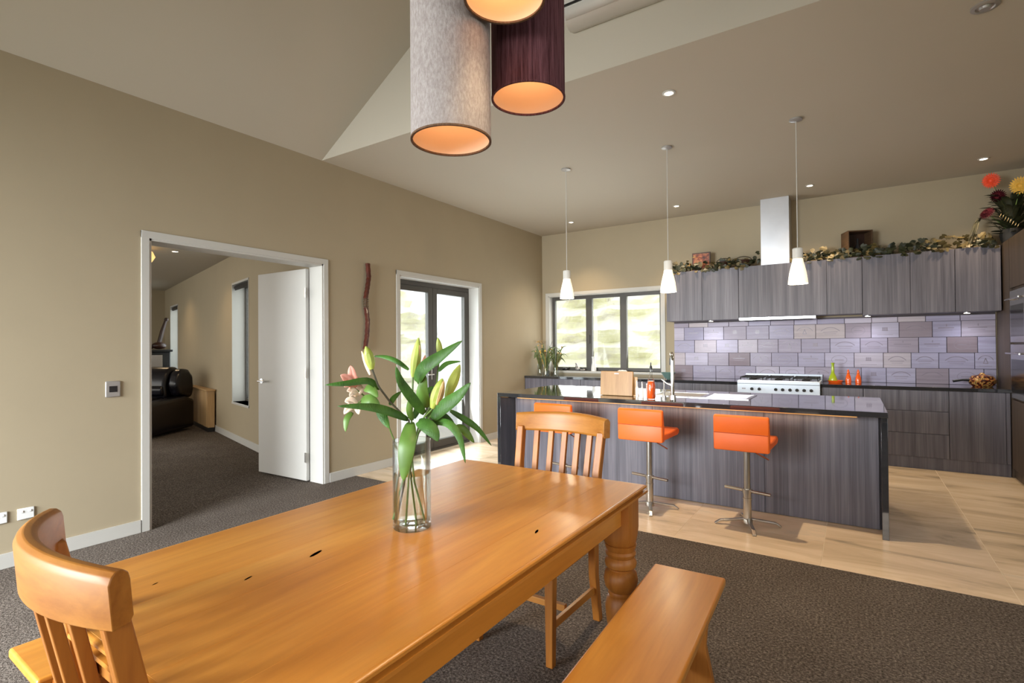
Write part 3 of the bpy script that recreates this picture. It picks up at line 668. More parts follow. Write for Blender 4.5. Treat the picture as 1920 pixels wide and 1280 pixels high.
# sink set on the top (steel tray with basins)
sk = thing('sink', 'stainless steel inset sink with drainer on the island', 'sink', (-1.2, 5.1, 0.9))
mb = M(); a, b_ = (-0.44, -0.24), (0.44, 0.24)
mb.box((a[0], a[1], 0.0005), (b_[0], a[1]+0.04, 0.006)).box((a[0], b_[1]-0.04, 0.0005), (b_[0], b_[1], 0.006)).box((a[0], a[1]+0.04, 0.0005), (a[0]+0.04, b_[1]-0.04, 0.006)).box((0.02, a[1]+0.04, 0.0005), (0.06, b_[1]-0.04, 0.006)).box((b_[0]-0.02, a[1]+0.04, 0.0005), (b_[0], b_[1]-0.04, 0.006))
mb.build('rim', MT['steel'], sk, bevel=0.001)
M().box((-0.40, -0.20, 0.0006), (0.02, 0.20, 0.0016)).build('basin', MT['silver'], sk)
mb = M().box((0.06, -0.20, 0.0006), (0.42, 0.20, 0.003))
for k in range(8): mb.box((0.075, -0.18+k*0.048, 0.003), (0.40, -0.168+k*0.048, 0.006))
mb.build('drainer', MT['steel'], sk)
# tap
tp = thing('kitchen_tap', 'tall curved chrome kitchen mixer tap on the island', 'tap', (-1.335, 4.60, 0.9))
M().tube([(0, 0, 0), (0, 0, 0.04)], [0.03, 0.025], 18).tube([(0, 0, 0.04), (0, 0, 0.34), (-0.004, 0.01, 0.385), (-0.02, 0.05, 0.405), (-0.035, 0.1, 0.395), (-0.045, 0.13, 0.36)], [0.017, 0.015, 0.015, 0.015, 0.015, 0.015], 12).build('spout', MT['chrome'], tp)
M().tube([(-0.045, 0.13, 0.36), (-0.047, 0.135, 0.30)], [0.018, 0.02], 14).build('spray_head', MT['black'], tp)
M().tube([(0, 0, 0.12), (-0.05, 0.0, 0.14), (-0.095, 0.0, 0.175)], [0.012, 0.008, 0.006], 10).build('lever', MT['chrome'], tp)
# chopping board standing on edge, leaning on a holder
cb = thing('chopping_board', 'bamboo chopping board standing on edge on the island', 'chopping board', (-1.90, 4.71, 0.9005))
o = M().box((-0.163, -0.011, 0.0), (0.163, 0.011, 0.232)).build('board', MT['bamboo'], cb, bevel=0.004)
o.rotation_euler = (math.radians(-6), 0, 0); o.location = (0, -0.012, 0.001)
o2 = M().box((-0.022, -0.012, 0.205), (0.022, -0.0112, 0.214)).build('finger_slot', MT['whitecer'], cb); o2.rotation_euler = o.rotation_euler; o2.location = o.location
mb = M().box((-0.15, 0.0, 0.0), (0.195, 0.08, 0.012)).box((-0.15, 0.03, 0.012), (0.195, 0.04, 0.18)); mb.build('stand', MT['tan'], cb, bevel=0.002)
# small bottles beside the board
for k, (dx, h, lab) in enumerate(((-1.665, 0.155, 'clear slim bottle nearest the chopping board'), (-1.618, 0.145, 'middle slim clear bottle between chopping board and orange bottle'), (-1.575, 0.13, 'short clear bottle touching left side of the orange bottle'))):
    t = thing('glass_bottle', lab, 'bottle', (dx, 4.62, 0.9005), 0, 'slim glass bottles by the chopping board')
    M().lathe([(0.0, 0), (0.014, 0), (0.014, h*0.55), (0.006, h*0.68), (0.006, h*0.95), (0.0, h*0.95)], seg=14).build('bottle_body', MT['whitecer'], t)
    M().lathe([(0.0075, h*0.93), (0.0075, h), (0, h)], seg=12).build('cap', MT['chrome'], t)
ob = thing('oil_bottle', 'tall glass bottle of orange liquid with dark pourer', 'bottle', (-1.515, 4.56, 0.9005))
M().lathe([(0.0, 0), (0.036, 0), (0.04, 0.02), (0.04, 0.12), (0.03, 0.165), (0.012, 0.20), (0.010, 0.27), (0.0, 0.27)], seg=22).build('glass_body', MT['thin'], ob)
M().lathe([(0.0, 0.003), (0.033, 0.003), (0.037, 0.02), (0.037, 0.118), (0.027, 0.16), (0.0, 0.162)], seg=22).build('orange_liquid', MT['orangeglass'], ob)
M().lathe([(0.012, 0.265), (0.012, 0.285), (0.005, 0.30), (0.004, 0.325), (0, 0.325)], seg=12).build('pourer', MT['black'], ob)
sd = thing('soap_dispenser', 'slim chrome soap dispenser between orange bottle and tap', 'dispenser', (-1.44, 4.70, 0.9))
M().tube([(0, 0, 0), (0, 0, 0.02)], 0.018, 14).tube([(0, 0, 0.02), (0, 0, 0.16), (0.0, 0.03, 0.175), (0, 0.06, 0.165)], 0.007, 10).build('spout', MT['chrome'], sd)

# ------------------------------------------------------------------ things on the back worktop
def vase_simple(name, label, loc, prof, mat, seg=20, group=None, cat='vase'):
    o = M().lathe(prof, seg=seg).build(name, mat, loc=loc); return tag(o, label, cat, group)
def leafblade(mb, pts, w_, up=(0, 0, 1), fold=0.25, n=10, side=None):
    """a folded lanceolate blade through control pts (quadratic/poly), width w_"""
    pts = [Vector(p) for p in pts]
    def cr(t):
        m = len(pts)-1; x = t*m; i = min(int(x), m-1); f = x-i
        p0, p1, p2, p3 = pts[max(i-1, 0)], pts[i], pts[i+1], pts[min(i+2, m)]
        return 0.5*((2*p1)+(-p0+p2)*f+(2*p0-5*p1+4*p2-p3)*f*f+(-p0+3*p1-3*p2+p3)*f*f*f)
    vs = []; up = Vector(up)
    for k in range(n+1):
        t = k/n; p = cr(t); d = (cr(min(1, t+0.02))-cr(max(0, t-0.02))).normalized()
        r = d.cross(up); r = r.normalized() if r.length > 1e-4 else Vector((1, 0, 0)); nn = r.cross(d).normalized()
        wd = w_*0.5*max(0.03, (math.sin(PI*min(1, t*0.93+0.07)**0.85))**0.8)
        vs += [p + r*wd + nn*wd*fold, p, p - r*wd + nn*wd*fold]
    fs = []
    for k in range(n):
        a = k*3; fs += [(a, a+1, a+4, a+3), (a+1, a+2, a+5, a+4)]
    return mb.add(vs, fs)
# glass vases with greenery by the window
def grassy(x, y, z, h, n, spread, seed, mat, parent, name='foliage', wd=0.012):
    r = random.Random(seed); mb = M()
    for k in range(n):
        a = r.uniform(0, 2*PI); s = r.uniform(0.3, 1)*spread; hh = h*r.uniform(0.6, 1.05)
        leafblade(mb, [(0, 0, 0.02), (0.25*s*math.cos(a), 0.25*s*math.sin(a), hh*0.6), (0.7*s*math.cos(a), 0.7*s*math.sin(a), hh*0.95), (1.2*s*math.cos(a), 1.2*s*math.sin(a), hh*r.uniform(0.6, 1.0))], wd*r.uniform(0.7, 1.3), up=(math.cos(a+1.5), math.sin(a+1.5), 0.2))
    o = mb.build(name, mat, parent); o['kind'] = 'stuff'; return o
gv = [(-4.37, 7.50, 0.18, 0.05, 0.46, 0.13, 'clear glass vase of greens in the corner, leftmost of the group'), (-4.235, 7.46, 0.22, 0.055, 0.42, 0.17, 'clear waisted glass vase with yellow-green sprigs, second from the corner'),
      (-4.11, 7.56, 0.25, 0.052, 0.42, 0.18, 'tall clear glass vase with arching fern stems nearest the window')]
for i, (x, y, h, r_, fh, sp_, lab) in enumerate(gv):
    t = thing('glass_vase', lab, 'vase', (x, y, 0.9005), 0, 'glass vases of greenery by the kitchen window')
    M().lathe([(0.0, 0), (r_, 0), (r_*0.8, h*0.4), (r_*1.0, h), (r_*0.94, h), (r_*0.74, h*0.4), (r_*0.9, 0.008), (0, 0.008)], seg=20).build('glass_body', MT['thin'], t)
    grassy(0, 0, 0, fh*1.1, 30, sp_*1.15, 10+i, MT['sage'], t, wd=0.02)
    mb = M(); r = random.Random(20+i)
    for k in range(5):
        a = r.uniform(0, 2*PI); mb.ball((math.cos(a)*sp_*0.6, math.sin(a)*sp_*0.6, fh*r.uniform(0.8, 1.1)), 0.014, seg=8, rings=5)
        mb.tube([(0, 0, 0.02), (math.cos(a)*sp_*0.6, math.sin(a)*sp_*0.6, fh*0.85)], 0.002, 5)
    mb.build('blossom_sprigs', MT['yellowpetal'] if i == 1 else MT['budpeach'], t)[ 'kind'] = 'stuff'
# orchid-like tall stem in the corner
t = thing('dried_stem', 'tall arching dried stem leaning in the corner beside the glass vases', 'plant', (-4.30, 7.62, 0.9005))
M().lathe([(0, 0), (0.03, 0), (0.035, 0.06), (0.03, 0.07), (0, 0.07)], seg=16).build('pot', MT['black'], t)
M().tube([(0, 0, 0.05), (-0.03, 0.02, 0.3), (-0.10, 0.02, 0.48), (-0.17, -0.02, 0.56)], [0.005, 0.004, 0.003, 0.002], 6).tube([(-0.03, 0.02, 0.3), (0.03, 0.02, 0.45), (0.10, 0.0, 0.56)], [0.004, 0.003, 0.002], 6).build('stem', MT['twig'], t)
mb = M(); r = random.Random(5)
for k in range(14):
    a = r.uniform(0, 6.28); c = Vector((-0.17+r.uniform(-.03, .05), -0.02+r.uniform(-.02, .02), 0.555+r.uniform(-.02, .01)))
    leafblade(mb, [c, c+Vector((0.03*math.cos(a), 0.03*math.sin(a), 0.01)), c+Vector((0.05*math.cos(a), 0.05*math.sin(a), -0.01))], 0.014, n=4)
mb.build('seed_heads', MT['budpeach'], t)['kind'] = 'stuff'
# ornaments on the window sill
SZ = WZ0+0.0005
t = thing('figurine', 'small grey sitting animal ornament on the window sill', 'ornament', (-3.86, 7.87, SZ))
M().ball((0, 0, 0.03), 0.035, 1.3, 0.8, 0.9).ball((-0.02, 0, 0.075), 0.024, 1, 0.9, 1.2).build('ornament_body', MT['silver'], t)
M().ball((-0.03, 0, 0.115), 0.018).build('head', MT['silver'], t)
t = thing('figurine', 'low dark lying ornament at the window sill corner', 'ornament', (-4.10, 7.87, SZ))
M().ball((0, 0, 0.022), 0.026, 2.2, 0.9, 0.9).build('ornament_body', MT['black'], t); M().ball((0.05, 0, 0.035), 0.016).build('head', MT['black'], t)
t = thing('figurine', 'tiny silver toy car shaped ornament next to the sitting animal', 'ornament', (-3.76, 7.85, SZ))
M().box((-0.04, -0.018, 0.008), (0.04, 0.018, 0.028)).build('ornament_body', MT['silver'], t, bevel=0.006)
M().box((-0.02, -0.015, 0.026), (0.018, 0.015, 0.042)).build('cabin', MT['screen'], t, bevel=0.004)
vase_simple('white_vase', 'slender white vase on the sill in front of the middle window pane', (-3.565, 7.86, SZ), [(0.0, 0), (0.045, 0), (0.042, 0.05), (0.026, 0.14), (0.026, 0.2), (0.034, 0.235), (0.03, 0.235), (0.02, 0.2), (0, 0.05)], MT['whitecer'])
t = thing('dish_cloth', 'crumpled blue and white cloth on the sill behind the chopping board', 'cloth', (-3.02, 7.80, 0.9005))
mb = M(); nv_ = 12; vs = []
for j in range(nv_+1):
    for i in range(nv_+1):
        u_, v_ = i/nv_-0.5, j/nv_-0.5; e = max(0, 1-4*max(u_*u_, v_*v_)); vs.append((u_*0.28, v_*0.1-0.06, 0.004+e*(0.09+0.03*noise.noise(Vector((u_*9, v_*9, 2))))))
mb.add(vs, [(j*(nv_+1)+i, j*(nv_+1)+i+1, (j+1)*(nv_+1)+i+1, (j+1)*(nv_+1)+i) for j in range(nv_) for i in range(nv_)])
mb.build('cloth_sheet', MT['whitecer'], t)
vase_simple('mixing_bowl', 'teal green bowl on the worktop below right end of the window', (-2.22, 7.45, 0.9005), [(0.0, 0), (0.05, 0), (0.055, 0.01), (0.10, 0.085), (0.105, 0.09), (0.098, 0.09), (0.05, 0.015), (0, 0.012)], MT['teal'], cat='bowl')
# green bottle and orange cruets right of the stove
vase_simple('green_bottle', 'lime green long-necked bottle in an orange dish beside the cooker', (-0.215, 7.52, 0.912), [(0.0, 0), (0.045, 0), (0.05, 0.02), (0.035, 0.07), (0.018, 0.11), (0.015, 0.20), (0.02, 0.235), (0.0, 0.235)], MT['greenglass'], cat='bottle')
vase_simple('orange_dish', 'shallow orange dish under the lime green bottle', (-0.19, 7.52, 0.9005), [(0.0, 0), (0.07, 0), (0.085, 0.03), (0.08, 0.03), (0.06, 0.009), (0, 0.009)], MT['orangeglass'], cat='dish')
for x, lab in ((-0.055, 'orange pointed salt mill, the left of the pair'), (0.045, 'orange pointed pepper mill, the right of the pair')):
    t = thing('pepper_mill', lab, 'mill', (x, 7.48, 0.9005), 0, 'pair of orange mills')
    M().lathe([(0.0, 0), (0.03, 0), (0.033, 0.03), (0.026, 0.08), (0.013, 0.12), (0.0, 0.12)], seg=18).build('mill_body', MT['orangeglass'], t)
    M().lathe([(0.013, 0.12), (0.016, 0.13), (0.006, 0.165), (0, 0.168)], seg=14).build('cap', MT['orangeglass'], t)
# patterned teapot-like dish at right
t = thing('patterned_jug', 'dark red and gold patterned round pot with long handle in the worktop corner', 'pot', (1.17, 7.55, 0.9005))
m, nt, b = newmat('red_gold_pattern')
f = noisetex(nt, (1, 1, 1), 38, 2, 0.5); nt.links.new(ramp(nt, f, [(0.42, (0.03, 0.008, 0.005)), (0.5, (0.30, 0.06, 0.015)), (0.58, (0.55, 0.36, 0.10)), (0.66, (0.02, 0.01, 0.008))]), b.inputs['Base Color']); b.inputs['Roughness'].default_value = 0.3
M().lathe([(0.0, 0), (0.08, 0), (0.11, 0.03), (0.118, 0.07), (0.09, 0.115), (0.03, 0.13), (0.012, 0.15), (0, 0.152)], seg=24).build('pot_body', m, t)
M().tube([(-0.10, -0.02, 0.07), (-0.17, -0.03, 0.07), (-0.25, -0.05, 0.055)], [0.016, 0.012, 0.014], 10).build('handle', MT['black'], t)

# ------------------------------------------------------------------ on top of the wall cabinets
TZ = UZ1+0.0005
t = thing('picture_block', 'small dark red picture frame standing on the left wall cabinet', 'picture', (-1.79, 7.64, TZ))
M().box((-0.125, -0.012, 0.0), (0.125, 0.012, 0.27)).build('frame', MT['darkbrown'], t, bevel=0.004)
m, nt, b = newmat('faded_red_picture'); f = noisetex(nt, (1, 1, 1), 22, 4, 0.6)
nt.links.new(ramp(nt, f, [(0.38, (0.03, 0.008, 0.006)), (0.52, (0.18, 0.04, 0.02)), (0.62, (0.34, 0.15, 0.06)), (0.7, (0.04, 0.02, 0.015))]), b.inputs['Base Color'])
M().box((-0.108, -0.0145, 0.018), (0.108, -0.0125, 0.252)).build('picture', m, t)
t = thing('small_box', 'small tan card box beside the dark red picture frame', 'box', (-1.98, 7.62, TZ))
M().box((-0.045, -0.03, 0.0), (0.045, 0.03, 0.12)).build('box_body', MT['tan'], t, bevel=0.002); M().box((-0.047, -0.032, 0.10), (0.047, 0.032, 0.125)).build('lid', MT['bamboo'], t, bevel=0.002)
for x, lab, s_ in ((-1.49, 'dark leafy wicker basket just right of the picture frame', 1.0), (-1.24, 'dark oval wicker basket left of the steel duct', 1.15)):
    t = thing('wicker_basket', lab, 'basket', (x, 7.62, TZ), 0, 'dark baskets on the wall cabinets')
    M().lathe([(0.0, 0), (0.07*s_, 0), (0.095*s_, 0.09), (0.1*s_, 0.1), (0.09*s_, 0.1), (0.06*s_, 0.01), (0, 0.01)], seg=20).build('bowl', MT['darkbrown'], t)
    M().tube([(0.095*s_*math.cos(a), 0, 0.095+0.06*math.sin(a)) for a in [PI*k/10 for k in range(11)]], 0.006, 6).build('handle', MT['twig'], t)
# open brown crate
cr_ = thing('wooden_crate', 'dark brown open wooden crate standing on end on the wall cabinets', 'crate', (0.05, 7.64, TZ), math.radians(22))
M().box((-0.135, -0.10, 0.0), (-0.122, 0.10, 0.33)).build('side', MT['crate'], cr_, bevel=0.001)
M().box((0.122, -0.10, 0.0), (0.135, 0.10, 0.33)).build('side', MT['crate'], cr_, bevel=0.001)
M().box((-0.1215, -0.10, 0.317), (0.1215, 0.10, 0.33)).build('top', MT['crate'], cr_, bevel=0.001)
M().box((-0.1215, -0.10, 0.0), (0.1215, 0.10, 0.013)).build('base', MT['crate'], cr_, bevel=0.001)
M().box((-0.1215, 0.088, 0.0135), (0.1215, 0.10, 0.3165)).build('back', MT['darkbrown'], cr_)
tag(M().lathe([(0, 0), (0.03, 0), (0.032, 0.12), (0.012, 0.17), (0.012, 0.23), (0, 0.23)], seg=16).build('dark_bottle', MT['screen'], loc=(0.06, 7.63, TZ+0.0135)), 'dark glass bottle standing inside the open crate', 'bottle')
# ivy garland
def garland(name, label, x0, x1, seed, n, gap=None):
    g = thing(name, label, 'garland', ((x0+x1)/2, 7.56, TZ))
    cx = (x0+x1)/2; r = random.Random(seed)
    vine = [(x0-cx+(x1-x0)*k/24, 0.02*math.sin(k*1.3)-0.02, 0.022+0.016*math.sin(k*2.1)) for k in range(25)]
    M().tube(vine, 0.005, 6).build('vine', MT['twig'], g)
    for mat, nm, share, sd_ in ((MT['ivy'], 'dark_leaves', 0.62, 1), (MT['ivypale'], 'variegated_leaves', 0.38, 2)):
        mb = M(); r = random.Random(seed*10+sd_)
        for k in range(int(n*share)):
            x = r.uniform(x0, x1)-cx; cl = noise.noise(Vector((x*2.3+seed, sd_*3, 0)))
            if cl < -0.22: continue
            h = 0.03+max(0, r.gauss(0.03, 0.03))*(1+1.5*max(0, cl)); y = r.uniform(-0.085, 0.05); s = r.uniform(0.022, 0.04)
            if r.random() < 0.15: y = -0.09; h = r.uniform(-0.03, 0.03)
            a = r.uniform(0, 6.28); tilt = Matrix.Rotation(r.uniform(-1.2, 1.2), 3, 'X') @ Matrix.Rotation(a, 3, 'Y')
            pts = [(0, -1), (0.55, -0.75), (1.0, -0.2), (0.55, 0.05), (0.62, 0.6), (0, 1.15), (-0.62, 0.6), (-0.55, 0.05), (-1.0, -0.2), (-0.55, -0.75)]
            vs = [Vector((x, y, h)) + tilt @ Vector((px*s, 0.15*s*abs(px), pz*s)) for px, pz in pts] + [Vector((x, y, h)) + tilt @ Vector((0, 0, 0))]
            mb.add(vs, [(i, (i+1) % 10, 10) for i in range(10)])
        o = mb.build(nm, mat, g, smooth=False); o['kind'] = 'stuff'
    return g
garland('ivy_garland', 'artificial ivy garland left of the steel duct', -2.24, -1.03, 3, 170)
garland('ivy_garland', 'artificial ivy garland running right from the steel duct past the crate', -0.65, 1.30, 4, 430)
# artificial flower arrangement at the right end
fa = thing('flower_arrangement', 'artificial arrangement with red and yellow daisies on the right end of the cabinets', 'flower arrangement', (1.42, 7.52, TZ+0.02))
M().lathe([(0, 0), (0.08, 0), (0.1, 0.08), (0.09, 0.14), (0.08, 0.14), (0.07, 0.02), (0, 0.02)], seg=20).build('pot', MT['blackiron'], fa)
def daisy(c, r0, mat, facing, name, layers=3, cup=0.25):
    mb = M(); f = Vector(facing).normalized(); u = f.cross(Vector((0, 0, 1))).normalized(); v = u.cross(f); c = Vector(c)
    for L in range(layers):
        n = 22-4*L; rr_ = r0*(1-0.25*L)
        for k in range(n):
            a = 2*PI*k/n+L*0.13; d = u*math.cos(a)+v*math.sin(a)
            leafblade(mb, [c+f*0.004*L, c+d*rr_*0.55+f*(0.01+0.01*L), c+d*rr_+f*(r0*cup*(0.4+L*0.4)-0.01)], r0*0.24, up=f, n=4, fold=0.2)
    mb.tube([c-f*0.005, c+f*0.02], [r0*0.2, r0*0.14], 12)
    return mb.build(name, mat, fa, smooth=False)
FD = (-0.45, -0.85, -0.25)
daisy((-0.16, -0.03, 0.68), 0.085, MT['redpetal'], FD, 'red_daisy')
daisy((0.05, -0.12, 0.57), 0.095, MT['yellowpetal'], FD, 'yellow_daisy')
daisy((-0.11, -0.05, 0.50), 0.075, MT['maroonpetal'], FD, 'maroon_flower')
daisy((-0.20, -0.05, 0.33), 0.075, MT['maroonpetal'], (-0.6, -0.7, 0.5), 'maroon_flower')
mb = M(); r = random.Random(8)
for c in ((-0.16, -0.03, 0.68), (0.05, -0.12, 0.57), (-0.11, -0.05, 0.50), (-0.20, -0.05, 0.33)): mb.tube([(0, 0, 0.08), (c[0]*0.4, c[1]*0.4, c[2]*0.6), c], 0.004, 6)
mb.build('stems', MT['stem'], fa)
mb = M()
for k in range(130):
    a = r.uniform(0, 2*PI); s = r.uniform(0.08, 0.26); hh = r.uniform(0.10, 0.52)
    leafblade(mb, [(0, 0, 0.1), (s*0.5*math.cos(a), s*0.5*math.sin(a)*0.7, hh*0.9), (s*math.cos(a), s*math.sin(a)*0.7, hh)], r.uniform(0.03, 0.08), n=6)
o = mb.build('dark_foliage', MT['ivy'], fa); o['kind'] = 'stuff'
mb = M()
for k in range(9):
    a = PI+r.uniform(-0.5, 0.5); s = r.uniform(0.24, 0.32)
    leafblade(mb, [(-0.05, 0, 0.1), (-s*0.8, r.uniform(-0.08, 0.04), 0.30), (-s*1.05, r.uniform(-0.1, 0.04), 0.14), (-s*1.15, r.uniform(-0.1, 0.04), 0.02)], 0.012, n=8)
o = mb.build('trailing_grass', MT['stemdark'], fa); o['kind'] = 'stuff'
mb = M()
for k in range(8):  # fern frond
    p = Vector((-0.10+0.012*k*1.6, -0.12, 0.30-0.018*k))
    for sg in (-1, 1): leafblade(mb, [p, p+Vector((0.02*sg+0.01, -0.01, 0.03*sg)), p+Vector((0.035*sg+0.01, -0.015, 0.05*sg))], 0.008, n=3)
mb.build('fern_frond', MT['ivypale'], fa, smooth=False)

# ------------------------------------------------------------------ ceiling lights
dl_lab = ['small recessed ceiling light nearest the left kitchen corner', 'recessed ceiling light second along the back row from left', 'recessed ceiling light just right of the steel duct', 'recessed ceiling light above the red and yellow flowers', 'recessed ceiling light in the middle of the ceiling, above the island']
for (x, y), lab in zip(DOWN, dl_lab):
    t = thing('downlight', lab, 'ceiling light', (x, y, ZC), 0, 'recessed kitchen ceiling lights')
    M().lathe([(0.048, 0.0), (0.048, -0.006), (0.034, -0.008), (0.030, 0.0)], seg=24).build('rim', MT['white'], t)
    M().lathe([(0.0, -0.0045), (0.030, -0.0045), (0.030, -0.001)], seg=24).build('lens', MT['ledface'], t)
t = thing('ceiling_sensor', 'round grey ceiling vent at the top right, unlit', 'vent', (0.648, 3.93, ZC))
M().lathe([(0.065, 0.0), (0.065, -0.008), (0.045, -0.012), (0.04, -0.006), (0, -0.006)], seg=24).build('rim', MT['silver'], t)
M().lathe([(0.03, -0.0065), (0.025, -0.02), (0, -0.02)], seg=20).build('disc', MT['silver'], t)

PEND = [(-2.573, 5.0, 'left one of three white glass pendants, in front of the kitchen window'), (-1.481, 5.0, 'middle one of three white glass pendants over the island'), (-0.385, 5.0, 'right one of three white glass pendants, in front of the wall cabinets')]
p0 = None
for i, (x, y, lab) in enumerate(PEND):
    if p0 is None:
        p0 = thing('pendant_light', lab, 'pendant light', (x, y, 0), 0, 'frosted glass pendants over the island')
        M().lathe([(0.05, ZC), (0.05, ZC-0.012), (0.012, ZC-0.02), (0.0, ZC-0.02)], seg=24).build('ceiling_rose', MT['silver'], p0)
        M().tube([(0, 0, 2.19), (0, 0, ZC-0.015)], 0.0035, 8).build('cord', MT['white'], p0)
        zs = 1.89
        prof = [(0.076, 0), (0.074, 0.03), (0.066, 0.09), (0.054, 0.145), (0.044, 0.185), (0.040, 0.21)]
        M().lathe([(r_, zs+z) for r_, z in prof] + [(r_-0.004, zs+z) for r_, z in prof[::-1]], seg=28, closed=True).build('glass_shade', MT['frost'], p0)
        prof = [(0.040, 0.211), (0.040, 0.295), (0.034, 0.302)]
        M().lathe([(r_, zs+z) for r_, z in prof] + [(0.0, zs+0.302)], seg=28).build('glass_neck', MT['frosttop'], p0)
        M().ball((0, 0, zs+0.09), 0.028).build('bulb', MT['bulb'], p0)
    else:
        c = copytree(p0); c.location = (x, y, 0); c['label'] = lab
    point('pendant_lamp', (x, y, 1.86), 11, (1, 0.82, 0.56), 0.05)

# big fabric drum pendants over the table
def drum(name, label, x, y, z0, h, r_, outer, power, ztop):
    t = thing(name, label, 'pendant light', (x, y, z0), 0, 'cluster of three fabric drum pendants over the table')
    M().lathe([(r_, 0), (r_, h), (r_-0.002, h), (r_-0.002, 0)], seg=64, closed=True).build('fabric_shade', outer, t)
    M().lathe([(r_-0.0022, 0.001), (r_-0.0022, h), (r_-0.0036, h), (r_-0.0036, 0.001)], seg=64, closed=True).build('liner', MT['liner'], t)
    M().lathe([(r_+0.0012, -0.001), (r_+0.0012, 0.004), (r_-0.005, 0.004), (r_-0.005, -0.001)], seg=64, closed=True).build('hem', MT['brownfab'] if outer != MT['plum'] else MT['plum'], t)
    M().tube([(0, 0, h*0.55), (0, 0, ztop-z0)], 0.004, 8).tube([(0, 0, h*0.5), (0, 0, h*0.62)], 0.018, 12).tube([(-r_, 0, h*0.6), (r_, 0, h*0.6)], 0.002, 6).tube([(0, -r_, h*0.6), (0, r_, h*0.6)], 0.002, 6).build('cord', MT['white'], t)
    M().ball((0, 0, h*0.5-0.035), 0.03).build('bulb', MT['bulb'], t)
    point('drum_lamp', (x, y, z0+h*0.5-0.09), power, (1, 0.66, 0.34), 0.05)
    spot('drum_down_lamp', (x, y, z0+0.03), power*16, (1, 0.74, 0.46), 75, 1.0, 0.05)
    return t
drum('drum_pendant', 'grey linen drum pendant, lowest and leftmost of the cluster', -0.923, 1.106, 1.948, 0.60, 0.11, MT['linen'], 0.75, 5.18)
drum('drum_pendant', 'plum fabric drum pendant, right one of the cluster', -0.809, 1.33, 2.123, 0.60, 0.11, MT['plum'], 0.75, 5.1)
drum('drum_pendant', 'highest and nearest drum pendant, only its glowing underside in view', -0.709, 1.057, 2.237, 0.55, 0.10, MT['brownfab'], 1.0, 5.04)

# heat pump on the bulkhead wall
hp = thing('heat_pump', 'white wall-mounted heat pump at the top edge behind the drum lamps', 'heat pump', (-1.23, YG, 3.60))
prof = [(0, 0.02), (-0.06, 0.0), (-0.16, 0.02), (-0.215, 0.07), (-0.225, 0.12), (-0.225, 0.27), (-0.20, 0.30), (0, 0.30)]
M().prism([(a, z) for a, z in prof], -0.42, 0.42, 'x').build('casing', MT['acwhite'], hp, bevel=0.004)
M().add([(-0.40, -0.163, 0.0205), (0.40, -0.163, 0.0205), (0.40, -0.216, 0.0695), (-0.40, -0.216, 0.0695)], [(0, 1, 2, 3)]).build('louvre_flap', MT['acwhite'], hp, solid=0.004)
M().box((-0.41, -0.228, 0.078), (0.41, -0.2, 0.09)).build('air_slot', MT['black'], hp)

# ------------------------------------------------------------------ wall fittings on the left wall
wa = thing('wall_carving', 'tall wavy dark red-brown wood carving on the left wall', 'wall art', (XL, 3.9, 1.38))
pts = [(0.035, 3.917-3.9, 0.93), (0.035, 0.031, 0.78), (0.035, 0.01, 0.66), (0.035, -0.016, 0.54), (0.035, -0.012, 0.44), (0.035, 0.012, 0.30), (0.035, 0.002, 0.14), (0.035, -0.027, -0.02)]
def ribbon(pts, w_, t_):
    rings = []
    n = 28
    P_ = [Vector(p) for p in pts]
    for k in range(n+1):
        x = k/n*(len(P_)-1); i = min(int(x), len(P_)-2); f = x-i; f = f*f*(3-2*f)*0.5+f*0.5
        c = P_[i].lerp(P_[i+1], f); ww = w_*(1+0.12*math.sin(k*1.7))
        rings.append([c+Vector((-t_/2, -ww/2, 0)), c+Vector((t_/2, -ww/2*0.7, 0)), c+Vector((t_/2*1.2, 0, 0)), c+Vector((t_/2, ww/2*0.7, 0)), c+Vector((-t_/2, ww/2, 0))])
    return M().sweep(rings)
ribbon(pts[:4], 0.047, 0.03).build('upper_blade', MT['artwood'], wa)
ribbon(pts[4:], 0.045, 0.03).build('lower_blade', MT['artwood'], wa)
mb = M()
for k in range(5): mb.tube([(0.035+0.022*math.cos(a), -0.015+0.026*math.sin(a), 0.45+k*0.02) for a in [2*PI*j/12 for j in range(13)]], 0.006, 6)
mb.tube([(0.035, -0.015, 0.42), (0.035, -0.015, 0.56)], 0.015, 8)
mb.build('bound_grip', MT['crate'], wa)
sw = thing('wall_controller', 'silver square wall controller with dark display left of the doorway', 'thermostat', (XL, 1.559, 1.093))
M().box((0, -0.046, -0.058), (0.012, 0.046, 0.058)).build('plate', MT['silver'], sw, bevel=0.006)
M().box((0.0118, -0.024, -0.022), (0.0135, 0.026, 0.022)).build('display', MT['screen'], sw)
for y, lab in ((0.955, 'white double power outlet low on the wall at the left edge'), (1.085, 'white power outlet behind the curved chair back')):
    t = thing('power_outlet', lab, 'power outlet', (XL, y, 0.322), 0, 'power outlets low on the left wall')
    M().box((0, -0.042, -0.036), (0.009, 0.042, 0.036)).build('plate', MT['whitecer'], t, bevel=0.004)
    for dy in (-0.02, 0.02): M().box((0.0085, dy-0.007, 0.008), (0.013, dy+0.007, 0.022)).build('switch', MT['whitecer'], t, bevel=0.002)

